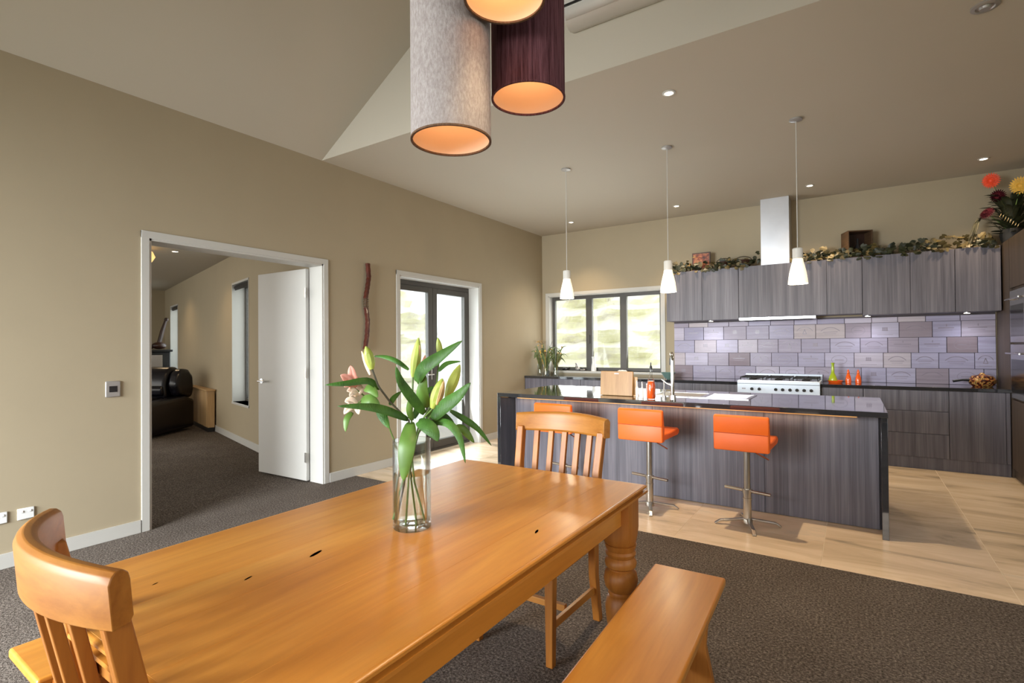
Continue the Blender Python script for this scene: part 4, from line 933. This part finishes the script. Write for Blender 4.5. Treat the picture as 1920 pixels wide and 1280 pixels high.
# ------------------------------------------------------------------ bar stools
def stool():
    t = thing('bar_stool', 'x', 'bar stool', (0, 0, 0), 0, 'orange bar stools at the island')
    # pole and base
    M().lathe([(0.03, 0.045), (0.03, 0.27), (0.028, 0.272), (0.024, 0.275), (0.024, 0.60), (0.0, 0.60)], seg=20).lathe([(0.034, 0.20), (0.034, 0.212), (0.0305, 0.214)], seg=20).build('pole', MT['satin'], t)
    for k in range(4):
        a = math.radians(22)+k*PI/2; d = Vector((math.cos(a), math.sin(a), 0))
        leg = M().bar(d*0.012+Vector((0, 0, 0.052)), d*0.20+Vector((0, 0, 0.028)), 0.028, 0.016).bar(d*0.196+Vector((0, 0, 0.031)), d*0.235+Vector((0, 0, 0.004)), 0.028, 0.012).build('leg', MT['satin'], t, bevel=0.004)
    M().lathe([(0.036, 0.02), (0.036, 0.05), (0.03, 0.06)], seg=20).build('hub', MT['satin'], t)
    a = math.radians(-14); d = Vector((math.cos(a), math.sin(a), 0)); nrm = Vector((-d.y, d.x, 0))
    M().tube([d*-0.175+Vector((0, 0, 0.265)), d*0.175+Vector((0, 0, 0.265))], 0.011, 10).lathe([(0.036, 0.25), (0.036, 0.28), (0.0, 0.28)], seg=18).build('foot_rest', MT['satin'], t)
    M().tube([(0.03, 0.02, 0.585), (0.06, 0.03, 0.55), (0.15, 0.02, 0.51)], 0.006, 8).build('lift_lever', MT['chrome'], t)
    M().box((-0.09, -0.09, 0.585), (0.09, 0.09, 0.605)).build('seat_plate', MT['blackiron'], t, bevel=0.003)
    # L-shaped upholstered shell, swept across the width. profile in (y, z); front is +y
    def shell(hw0, hw1, prof):
        rings = []
        for x, sc_ in ((hw0, 0.93), (hw0+0.012, 1.0), (0.0, 1.0), (hw1-0.012, 1.0), (hw1, 0.93)):
            cy = sum(p[0] for p in prof)/len(prof); cz = sum(p[1] for p in prof)/len(prof)
            rings.append([(x, p[0], p[1]) for p in prof] if sc_ == 1.0 else [(x, p[0]+(0.004 if p[0] < cy else -0.004), p[1]+(0.004 if p[1] < cz else -0.004)) for p in prof])
        return M().sweep(rings)
    seat_prof = [(-0.155, 0.606), (0.20, 0.606), (0.235, 0.622), (0.235, 0.655), (0.205, 0.668), (-0.02, 0.658), (-0.125, 0.668), (-0.155, 0.66)]
    s1 = shell(-0.185, 0.185, seat_prof).build('seat', MT['orange'], t, bevel=0.008)
    back = [(-0.215, 0.598), (-0.157, 0.598), (-0.157, 0.70), (-0.172, 0.79), (-0.182, 0.85), (-0.20, 0.862), (-0.222, 0.85), (-0.222, 0.735), (-0.219, 0.728), (-0.222, 0.72)]
    s2 = shell(-0.19, 0.19, back).build('backrest', MT['orange'], t, bevel=0.007)
    M().tube([(-0.185, -0.2215, 0.728), (0.185, -0.2215, 0.728)], 0.0022, 6).build('seam', MT['stitch'], s2)
    return t
s0 = stool(); spots = [(-0.69, 4.30, -0.03, 'right one of three orange leather bar stools, alone before the wide grey panel'), (-1.46, 4.33, -0.03, 'middle one of three orange leather bar stools, below the orange bottle and tap'), (-2.28, 4.33, 0.0, 'left orange leather bar stool, half hidden behind the far dining chair')]
for i, (x, y, a, lab) in enumerate(spots):
    s = s0 if i == 0 else copytree(s0)
    s.location = (x, y, 0.0005); s.rotation_euler = (0, 0, a); s['label'] = lab

# ------------------------------------------------------------------ dining table
TX0, TX1, TY0, TY1, TT = -1.812, -0.775, 0.435, 2.262, 0.76
tb = thing('dining_table', 'honey coloured farmhouse dining table with thick turned legs', 'table', ((TX0+TX1)/2, (TY0+TY1)/2, 0))
tcx, tcy = (TX0+TX1)/2, (TY0+TY1)/2; hx, hy_ = (TX1-TX0)/2, (TY1-TY0)/2
nb = 6; bw = (2*(hx-0.012))/nb
for k in range(nb):
    a = -hx+0.012+k*bw
    o = M().box((-bw/2+0.0001, -hy_+0.012, TT-0.030), (bw/2-0.0001, hy_-0.012, TT)).build('board', MT['honeyY'], tb, bevel=0.0004, seg=1)
    o.location = (a+bw/2, 0, 0)
# moulded edge frame (ogee profile swept around)
def edge(x0, x1, y0, y1):
    prof = [(0.012, TT-0.0004), (0.006, TT-0.0004), (0.001, TT-0.004), (0.0, TT-0.010), (0.002, TT-0.013), (0.013, TT-0.016), (0.013, TT-0.021), (-0.002, TT-0.024), (-0.003, TT-0.033), (0.004, TT-0.036), (0.012, TT-0.036)]
    rings = []
    for (cx_, cy_, sx_, sy_) in ((x0, y0, 1, 1), (x1, y0, -1, 1), (x1, y1, -1, -1), (x0, y1, 1, -1), (x0, y0, 1, 1)):
        rings.append([(cx_+sx_*p[0], cy_+sy_*p[0], p[1]) for p in prof])
    return M().sweep(rings, False)
edge(-hx, hx, -hy_, hy_).build('edge_moulding', MT['honeyY'], tb)
ai = 0.055
for nm, a, b_ in (('apron', (-hx+ai, -hy_+0.10, TT-0.145), (-hx+ai+0.022, hy_-0.10, TT-0.0365)), ('apron', (hx-ai-0.022, -hy_+0.10, TT-0.145), (hx-ai, hy_-0.10, TT-0.0365))):
    M().box(a, b_).build(nm, MT['honeyY'], tb, bevel=0.002)
for y in (-hy_+ai, hy_-ai-0.022): M().box((-hx+0.1, y, TT-0.145), (hx-0.1, y+0.022, TT-0.0365)).build('apron', MT['honey'], tb, bevel=0.002)
prof = [(0.0, 0.0), (0.030, 0.0), (0.036, 0.03), (0.046, 0.08), (0.058, 0.15), (0.066, 0.21), (0.068, 0.25), (0.060, 0.285), (0.052, 0.295), (0.055, 0.305), (0.052, 0.315), (0.068, 0.335), (0.074, 0.365), (0.068, 0.395), (0.053, 0.408), (0.053, 0.414), (0.066, 0.424), (0.069, 0.440), (0.063, 0.455), (0.057, 0.463), (0.064, 0.472), (0.066, 0.482), (0.060, 0.492), (0.064, 0.502), (0.070, 0.52)]
for sx_ in (-1, 1):
    for sy_ in (-1, 1):
        lg = M().lathe(prof+[(0.0, 0.52)], seg=32)
        rings = []
        for z, q, rnd_ in ((0.515, 0.056, 1.0), (0.53, 0.063, 0.6), (0.56, 0.066, 0.30), (0.585, 0.066, 0.08), (TT-0.037, 0.066, 0.08)):
            ring = []
            for k in range(32):
                a = 2*PI*k/32; c_, s_ = math.cos(a), math.sin(a); sq = 1/max(abs(c_), abs(s_)); rr_ = q*(1.06*rnd_+(1-rnd_)*min(sq, 1.33))
                ring.append((rr_*c_, rr_*s_, z))
            rings.append(ring)
        lg.sweep(rings)
        o = lg.build('leg', MT['honeyZ'], tb); o.location = (sx_*(hx-0.085), sy_*(hy_-0.105), 0)
# knots in the table top
for x, y, s_ in ((-1.362, 0.985, 0.020), (-1.373, 0.782, 0.010), (-0.893, 1.499, 0.013), (-1.55, 0.63, 0.006)):
    o = M().lathe([(0.0, 0.0), (1.0, 0.0)], seg=10, sx=s_*0.35, sy=s_*1.4).build('knot', MT['knot'], tb); o.location = (x-tcx, y-tcy, TT+0.0003); o.rotation_euler = (0, 0, 0.3)

# benches
def bench(label, x, y, rz, L, W_):
    t = thing('dining_bench', label, 'bench', (x, y, 0), rz, 'honey wood benches along the table')
    M().box((-W_/2, -L/2, 0.418), (W_/2, L/2, 0.45)).build('seat', MT['honeyY'], t, bevel=0.009, seg=3)
    for s_ in (-1, 1):
        yy_ = s_*(L/2-0.17)
        M().prism([(-W_/2+0.03, 0.417), (-W_/2+0.045, 0.25), (-W_/2+0.005, 0.05), (-W_/2+0.005, 0.0), (-0.05, 0.0), (-0.035, 0.06), (0.035, 0.06), (0.05, 0.0), (W_/2-0.005, 0.0), (W_/2-0.005, 0.05), (W_/2-0.045, 0.25), (W_/2-0.03, 0.417)], yy_-0.015, yy_+0.015, 'y').build('leg', MT['honeyZ'], t, bevel=0.002)
    M().box((-0.012, -L/2+0.186, 0.16), (0.012, L/2-0.186, 0.24)).build('stretcher', MT['honeyY'], t, bevel=0.002)
    return t
bench('honey wood bench along the right long side of the table', -0.553, 1.47, math.radians(2.0), 1.46, 0.285)
bench('honey wood bench at the far left side of the table, one corner in view', -2.06, 1.24, math.radians(-1.0), 1.50, 0.29)

# dining chairs
def chair(label, x, y, rz):
    t = thing('dining_chair', label, 'chair', (x, y, 0), rz, 'slat-back dining chairs')
    # front +y. seat centre at origin
    sd_ = 0.21; sw_ = 0.225
    rings = []
    out = [(-sw_+0.02, -sd_), (-sw_, -sd_+0.03), (-sw_-0.005, sd_-0.05), (-sw_+0.02, sd_), (0, sd_+0.012), (sw_-0.02, sd_), (sw_+0.005, sd_-0.05), (sw_, -sd_+0.03), (sw_-0.02, -sd_), (0.13, -sd_-0.045), (0, -sd_-0.062), (-0.13, -sd_-0.045)]
    M().prism(out, 0.425, 0.455).build('seat', MT['honey'], t, bevel=0.006)
    for sx_ in (-1, 1):
        M().bar((sx_*(sw_-0.03), sd_-0.035, 0.424), (sx_*(sw_-0.03), sd_-0.03, 0.0), 0.042, 0.042, taper=0.78).build('leg', MT['honeyZ'], t, bevel=0.003)
        # rear leg runs up into the back post with a rake
        pts_ = [(sx_*(sw_-0.018), -sd_-0.075, 0.0), (sx_*(sw_-0.012), -sd_-0.018, 0.25), (sx_*(sw_-0.008), -sd_-0.008, 0.46), (sx_*(sw_+0.004), -sd_-0.035, 0.75), (sx_*(sw_+0.012), -sd_-0.075, 0.945)]
        rg = []
        for k, p in enumerate(pts_):
            hw, hd = 0.019, (0.019, 0.022, 0.026, 0.022, 0.020)[k]
            rg.append([(p[0]-hw, p[1]-hd, p[2]), (p[0]+hw, p[1]-hd, p[2]), (p[0]+hw, p[1]+hd, p[2]), (p[0]-hw, p[1]+hd, p[2])])
        M().sweep(rg).build('leg', MT['honeyZ'], t, bevel=0.004)
        M().bar((sx_*(sw_-0.028), sd_-0.05, 0.17), (sx_*(sw_-0.016), -sd_-0.02, 0.17), 0.018, 0.034).build('stretcher', MT['honeyY'], t, bevel=0.002)
    M().box((-sw_+0.05, -0.012, 0.155), (sw_-0.05, 0.012, 0.185)).build('stretcher', MT['honey'], t, bevel=0.002)
    M().box((-sw_+0.045, sd_-0.05, 0.365), (sw_-0.045, sd_-0.03, 0.4245)).build('apron', MT['honey'], t)
    for sx_ in (-1, 1): M().box((sx_*(sw_-0.035)-0.01, -sd_+0.02, 0.365), (sx_*(sw_-0.035)+0.01, sd_-0.06, 0.4245)).build('apron', MT['honeyY'], t)
    # curved top rail: arc whose middle lies behind the ends
    hw = 0.27; sag = 0.075; n = 20; rg = []
    def arc_y(x_): return -sd_-0.075-sag*(1-(x_/hw)**2)+0.012
    for k in range(n+1):
        x_ = -hw+2*hw*k/n; y_ = arc_y(x_); dx = 1.0; dy = 2*sag*x_/hw**2; L_ = math.hypot(dx, dy); nx_, ny_ = -dy/L_, dx/L_
        crown = 0.012*(1-(x_/hw)**2)
        pr = [(-0.0195, 0.918), (0.012, 0.918), (0.0205, 0.928), (0.0205, 0.992+crown), (0.018, 1.004+crown), (0.009, 1.012+crown), (-0.004, 1.013+crown), (-0.014, 1.006+crown), (-0.0195, 0.994+crown)]
        rg.append([(x_+nx_*o_, y_+ny_*o_-(0.02*(zz-0.9)*4), zz) for o_, zz in pr])
    M().sweep(rg).build('top_rail', MT['honey'], t, bevel=0.002)
    # five slats
    for k in range(1, 6):
        f_ = k/6*2-1; xb = f_*(sw_-0.008); xt = f_*(sw_+0.012)
        yt = arc_y(xt)+0.002; yb = yt+0.085
        M().sweep([[(x0_-0.015, y0_-0.010, z_), (x0_+0.015, y0_-0.010, z_), (x0_+0.015, y0_+0.010, z_), (x0_-0.015, y0_+0.010, z_)] for x0_, y0_, z_ in ((xb, yb, 0.452), ((xb+xt)/2, (yb+yt)/2+0.006, 0.68), (xt, yt, 0.92))]).build('slat', MT['honeyZ'], t, bevel=0.002)
    return t
chair('honey wood slat-back chair in near left foreground with boldly curved top rail', -1.261, 0.672, math.radians(-6.3))
chair('honey wood slat-back chair at the far end of the table before the stools', -1.30, 2.145, math.radians(180))

# ------------------------------------------------------------------ lilies in the glass vase on the table
VX, VY = -1.28, 1.31
vs_ = thing('flower_vase', 'clear cylindrical glass vase of water on the dining table', 'vase', (VX, VY, TT+0.0005))
M().lathe([(0.0, 0), (0.062, 0), (0.065, 0.004), (0.065, 0.30), (0.0635, 0.3015), (0.062, 0.30), (0.062, 0.022), (0.055, 0.018), (0.0, 0.018)], seg=48).build('glass_cylinder', MT['thin'], vs_)
M().lathe([(0.0, 0.0185), (0.054, 0.0185), (0.0615, 0.0225), (0.0615, 0.185), (0.0, 0.185)], seg=48).build('water', MT['water'], vs_)
RT = Vector((0.8355, 0.5495, 0)); FW = Vector((-0.5494, 0.8355, 0)); S_ = 1.80/973
def vp(px, py, d=0.0):
    """offsets measured from the vase axis: sideways, up, and in depth"""
    k = (1.80+d)/1.80
    p = Vector((0, 0, 1.38)) + FW*(1.80+d) + RT*((px-960)*S_*k) + Vector((0, 0, (648.5-py)*S_*k))
    return p - Vector((VX, VY, TT+0.0005))
lb = thing('lily_bouquet', 'bunch of pink lilies mostly in green bud with long leaves', 'flowers', (VX, VY, TT+0.0005))
def stem(pts, r=0.0032, mat='stem'): return M().tube([vp(*p) for p in pts], r, 8).build('stem', MT[mat], lb)
stem([(745, 972, 0.02), (757, 905, 0.01), (766, 830, 0), (766, 786, 0), (731, 751, -0.02), (709, 721, -0.04), (697, 688, -0.05)], 0.0035, 'stemdark')
stem([(793, 972, -0.01), (775, 900, 0), (769, 830, 0.01), (772, 760, 0.0), (774, 704, 0.0)])
stem([(735, 970, -0.03), (760, 880, 0), (783, 800, 0.02), (806, 760, 0.02), (818, 720, 0.05), (824, 660, 0.06)])
stem([(778, 975, 0.03), (768, 880, 0.02), (776, 830, 0.0), (795, 780, -0.02), (812, 762, -0.03)])
stem([(760, 978, 0.0), (766, 880, -0.02), (783, 810, -0.02), (812, 770, 0.02), (836, 742, 0.03)])
stem([(742, 960, 0.02), (752, 850, 0.03), (735, 815, 0.03), (722, 780, 0.02), (690, 745, 0.0), (665, 725, -0.02)], 0.0028)
stem([(690, 745, 0.0), (676, 748, -0.03), (664, 758, -0.03)], 0.0022)
def bud(tip, base, wpx, mat, name='bud'):
    a = vp(*base); b_ = vp(*tip); n = 12; pts = []; rs = []
    side = FW*0.006
    for k in range(n+1):
        t = k/n; pts.append(a.lerp(b_, t)+side*math.sin(PI*t)); rs.append(max(0.0012, wpx*S_*0.5*(math.sin(PI*min(1, (t*0.9+0.08))**1.0))**0.75))
    return M().tube(pts, rs, 9).build(name, MT[mat], lb)
bud((686, 646, -0.05), (697, 690, -0.05), 19, 'bud')
bud((678, 655, -0.045), (694, 700, -0.05), 10, 'petalpale', 'bud_petal')
bud((785, 631, 0.0), (774, 705, 0.0), 19, 'bud'); bud((787, 645, -0.005), (779, 700, -0.002), 9, 'budpeach', 'bud_petal')
bud((821, 631, 0.06), (826, 672, 0.06), 13, 'bud')
bud((829, 708, -0.03), (810, 764, -0.03), 24, 'bud'); bud((832, 712, -0.04), (818, 757, -0.042), 12, 'budpeach', 'bud_petal')
bud((862, 682, 0.03), (836, 744, 0.03), 21, 'bud')
bud((797, 664, 0.04), (790, 700, 0.04), 11, 'petal', 'bud_petal')
def leaf(pts, wpx, mat='leaf', fold=0.3, upv=None):
    up = Vector(upv) if upv else (-FW+Vector((0, 0, 0.5)))
    return leafblade(M(), [vp(*p) for p in pts], wpx*S_, up=up, fold=fold, n=14).build('leaf', MT[mat], lb, solid=0.0006)
leaf([(711, 726, -0.02), (690, 712, -0.05), (650, 716, -0.09), (609, 718, -0.11)], 14)
leaf([(764, 784, -0.01), (725, 768, -0.05), (685, 760, -0.09), (632, 758, -0.12)], 17)
leaf([(795, 773, -0.01), (775, 748, -0.04), (752, 715, -0.07), (742, 684, -0.09)], 19)
leaf([(781, 714, -0.02), (795, 690, -0.05), (825, 668, -0.08), (867, 637, -0.10)], 27)
leaf([(810, 784, -0.02), (832, 762, -0.05), (858, 742, -0.07), (882, 716, -0.09)], 27)
leaf([(769, 790, -0.01), (764, 825, -0.075), (759, 862, -0.09), (755, 899, -0.092)], 30, 'leaflight')
leaf([(804, 790, -0.01), (838, 792, -0.06), (860, 818, -0.10), (871, 866, -0.12)], 15)
leaf([(843, 768, 0.02), (872, 786, 0.05), (895, 803, 0.07), (920, 834, 0.09)], 13)
leaf([(783, 788, -0.02), (800, 797, -0.06), (813, 810, -0.08), (820, 825, -0.09)], 26, 'leaf')
leaf([(709, 762, -0.02), (718, 780, -0.04), (729, 800, -0.06)], 17, 'leaf')
leaf([(684, 725, -0.02), (697, 728, -0.04), (708, 742, -0.05)], 17, 'leaflight')
leaf([(660, 770, -0.03), (650, 783, -0.05), (647, 806, -0.06)], 12, 'leaflight')
leaf([(766, 691, 0.01), (745, 676, 0.04), (722, 667, 0.06), (699, 665, 0.08)], 10)
leaf([(853, 800, 0.02), (868, 805, 0.05), (888, 828, 0.07)], 17, 'leaflight')
leaf([(731, 757, -0.02), (738, 744, 0.0), (752, 731, 0.02)], 11)
leaf([(798, 762, 0.01), (792, 735, -0.02), (797, 700, -0.04)], 24, 'leaflight')
leaf([(772, 785, 0.0), (767, 765, -0.03), (768, 742, -0.05)], 12, 'leaflight')
leaf([(822, 694, 0.04), (838, 680, 0.05), (864, 676, 0.06)], 10)
leaf([(676, 752, -0.03), (694, 748, -0.05), (712, 760, -0.05)], 22, 'leaflight')
leaf([(800, 780, 0.02), (822, 775, 0.06), (850, 790, 0.1)], 18, 'leaf')
leaf([(775, 782, 0.03), (795, 740, 0.07), (812, 722, 0.09)], 16, 'leaf')
def lily(c, petals, mat, name):
    mb = M(); c0 = vp(*c)
    for (px, py, d, w_) in petals:
        e = vp(px, py, d); mid = c0.lerp(e, 0.55)+Vector((0, 0, 0.008))
        leafblade(mb, [c0, mid, e], w_*1.35*S_, up=(-FW+Vector((0, 0, 0.3))), fold=0.35, n=8)
    return mb.build(name, MT[mat], lb, solid=0.0008)
lily((664, 724, -0.02), [(657, 682, -0.04, 12), (638, 700, -0.05, 12), (645, 722, -0.06, 11), (662, 700, 0.0, 12), (672, 705, 0.01, 10)], 'petal', 'pink_lily_flower')
lily((670, 738, -0.02), [(650, 730, -0.05, 10), (655, 740, -0.06, 9), (680, 722, 0.0, 12)], 'petalpale', 'pale_petals')
lily((668, 756, -0.03), [(646, 750, -0.05, 12), (644, 773, -0.06, 11), (672, 774, -0.05, 10), (655, 762, 0.0, 12)], 'petalpale', 'pale_lily_flower')

# ------------------------------------------------------------------ living room furniture
def lthing(name, label, cat, s, n, z=0.0, kind=None):
    p = lr(s, n, z); return thing(name, label, cat, p, math.atan2(NN.y, NN.x), None, kind)
# local axes after rotation: +x = into room (n), +y = NN rotated 90deg = towards ... (DD or -DD)
SG = 1 if (Matrix.Rotation(math.atan2(NN.y, NN.x), 2) @ Vector((0, 1))).dot(DD) > 0 else -1   # sign so that local y*SG runs away from the doorway
sf = lthing('recliner_sofa', 'black leather recliner sofa seen through the doorway', 'sofa', 5.15, 1.40, 0.0); sf.scale = (1.05, 1.05, 1.12)
_f = -DD*0.75 + NN*0.66; _L = NN*0.75 + DD*0.66; sf.rotation_euler = (0, 0, math.atan2(_f.y, _f.x))
SF = 1 if Vector((-_f.y, _f.x)).dot(_L) > 0 else -1
def sfm(prof, s0_, s1_, nm, bev=0.03, mat='leather', parent=None):
    m_ = M().prism(prof, SF*s0_, SF*s1_, 'y'); return m_.build(nm, MT[mat], parent or sf, bevel=bev, seg=3)
# profile coordinates: (n - 1.15, z); backrest at low n (wall side)
sfm([(-0.66, 0.03), (0.60, 0.03), (0.60, 0.46), (0.20, 0.50), (-0.45, 0.52), (-0.66, 0.46)], -0.95, -0.72, 'arm', 0.05)
sfm([(-0.60, 0.05), (0.55, 0.05), (0.55, 0.38), (-0.60, 0.38)], -0.715, 0.95, 'base', 0.02)
sfm([(-0.66, 0.03), (0.60, 0.03), (0.60, 0.46), (0.20, 0.50), (-0.45, 0.52), (-0.66, 0.46)], 0.955, 1.18, 'arm', 0.05)
for a, b_ in ((-0.71, 0.115), (0.12, 0.945)):
    sfm([(-0.34, 0.385), (0.56, 0.385), (0.60, 0.44), (0.56, 0.52), (0.1, 0.56), (-0.28, 0.50)], a, b_, 'seat_cushion', 0.04)
    bk = sfm([(-0.62, 0.39), (-0.36, 0.39), (-0.27, 0.50), (-0.25, 0.70), (-0.33, 0.88), (-0.44, 0.96), (-0.58, 0.96), (-0.72, 0.86), (-0.73, 0.62)], a, b_, 'backrest', 0.05)
    sfm([(-0.33, 0.52), (-0.235, 0.54), (-0.21, 0.64), (-0.26, 0.70), (-0.33, 0.70)], a+0.02, b_-0.02, 'back_pad', 0.03, parent=sf)
# extend to arm end as in photo: rolled bolster on the near end
sfm([(-0.68, 0.47), (-0.36, 0.53), (-0.28, 0.70), (-0.36, 0.88), (-0.46, 0.93), (-0.60, 0.93), (-0.72, 0.82), (-0.74, 0.6)], -0.90, -0.72, 'side_bolster', 0.06)
# tan timber cabinet against the wall
cs = lthing('timber_cabinet', 'slim tan timber cabinet against the wall behind the black sofa', 'cabinet', 5.10, 0.085)
M().box((-0.06, -0.75, 0.07), (0.045, 0.75, 0.675)).build('body', MT['tan'], cs, bevel=0.004)
M().box((-0.065, -0.78, 0.675), (0.07, 0.78, 0.70)).build('top', MT['tan'], cs, bevel=0.004)
for k in range(3): M().box((0.046, -0.74+k*0.495, 0.09), (0.060, -0.74+k*0.495+0.485, 0.67)).build('door', MT['tan'], cs, bevel=0.003)
M().box((-0.055, -0.74, 0.0), (0.04, 0.74, 0.069)).build('plinth', MT['black'], cs)
# stove / black cabinet with items
bs = lthing('wood_stove', 'black wood stove with shiny side in the far corner of the living room', 'stove', 8.85, 0.33)
M().box((-0.27, -0.45, 0.10), (0.27, 0.45, 1.32)).build('body', MT['blackiron'], bs, bevel=0.02)
M().box((-0.31, -0.5, 1.32), (0.62, 0.5, 1.37)).build('top', MT['black'], bs, bevel=0.01)
M().box((-0.12, -0.455*SG, 0.95), (0.12, -0.452*SG-0.008*SG, 1.25)).build('side_sheen_panel', MT['steel'], bs)
for sx_ in (-1, 1):
    for sy_ in (-1, 1): M().box((sx_*0.22-0.03, sy_*0.38-0.03, 0.0), (sx_*0.22+0.03, sy_*0.38+0.03, 0.10)).build('leg', MT['blackiron'], bs)
# sculpture on top
sh = lthing('leaning_carving', 'dark carved ornament with tall leaning mast on the wood stove', 'ornament', 8.6, 0.25, 1.3705)
M().ball((0, 0, 0.09), 0.11, 1.3, 1.2, 0.75).ball((0.16, 0, 0.06), 0.06, 1, 1, 0.9).build('carved_body', MT['darkbrown'], sh)
M().tube([(0, 0, 0.12), (-0.06, 0, 0.4), (-0.13, 0, 0.66)], [0.045, 0.045, 0.03], 8).ball((-0.14, 0, 0.68), 0.045).build('mast', MT['darkbrown'], sh)
# firewood stack
fw_pts = []
r = random.Random(12)
for row in range(5):
    for col in range(2):
        s_, n_ = 8.1, 0.70+col*0.15+(row % 2)*0.03
        z_ = 0.766+row*0.095
        p = lr(s_, n_, z_)
        o = M().prism([(-0.07, -0.043), (0.05, -0.045), (0.072, 0.0), (0.04, 0.045), (-0.05, 0.042), (-0.074, 0.005)], -0.16, 0.16, 'y').build('firewood_log', MT['firewood'], bevel=0.006)
        o.location = p; o.rotation_euler = (0, r.uniform(-0.06, 0.06), math.atan2(NN.y, NN.x))
        tag(o, 'split pale firewood log in the stack beside the black stove', 'firewood', 'stack of firewood beside the stove')
hb = lthing('hearth_bench', 'low hearth shelf under the firewood stack', 'shelf', 8.1, 0.78)
M().box((-0.17, -0.22, 0.67), (0.25, 0.22, 0.719)).build('shelf_top', MT['white'], hb, bevel=0.004)
for sx_ in (-0.15, 0.19): M().box((sx_, -0.2, 0.0), (sx_+0.04, 0.2, 0.669)).build('leg', MT['white'], hb)
# living room downlights + added amber glow for a warm-lit ceiling corner + wall light
for s_, n_, lab in ((1.0, 0, 'a'), ):
    pass
for x, y, lab in ((-8.22, 3.606, 'recessed ceiling light nearest the doorway in the living room'), (-11.25, 4.43, 'farther recessed ceiling light in the living room')):
    t = thing('downlight', lab, 'ceiling light', (x, y, LZ), 0, 'recessed living room lights')
    M().lathe([(0.055, 0.0), (0.055, -0.006), (0.04, -0.008), (0.036, 0.0)], seg=24).build('rim', MT['white'], t)
    M().lathe([(0.0, -0.0045), (0.036, -0.0045), (0.036, -0.001)], seg=24).build('lens', MT['ledface'], t)
    spot('living_downlight_lamp', (x, y, LZ-0.03), 30, WARM, 130)
t = thing('amber_ceiling_glow', 'added amber glow for the warm-lit ceiling corner at the top left of the doorway', 'ceiling light', (-8.25, 3.16, LZ))
M().lathe([(0.10, 0.0), (0.10, -0.02), (0.05, -0.025)], seg=24).build('glow_plate', MT['white'], t)
M().lathe([(0.05, -0.025), (0.16, -0.06), (0.19, -0.13), (0.15, -0.20), (0.0, -0.23)], seg=28).build('amber_glow_shape', MT['amber'], t)
wl = lthing('wall_sconce', 'small dark wall light on the far living room wall', 'wall light', LS, 0.52, 2.28)
M().ball((0, -0.05*SG, 0), 0.07, 1, 0.6, 1).build('shade', MT['silver'], wl); M().box((-0.04, -0.012*SG, -0.05), (0.04, 0, 0.05)).build('plate', MT['silver'], wl)
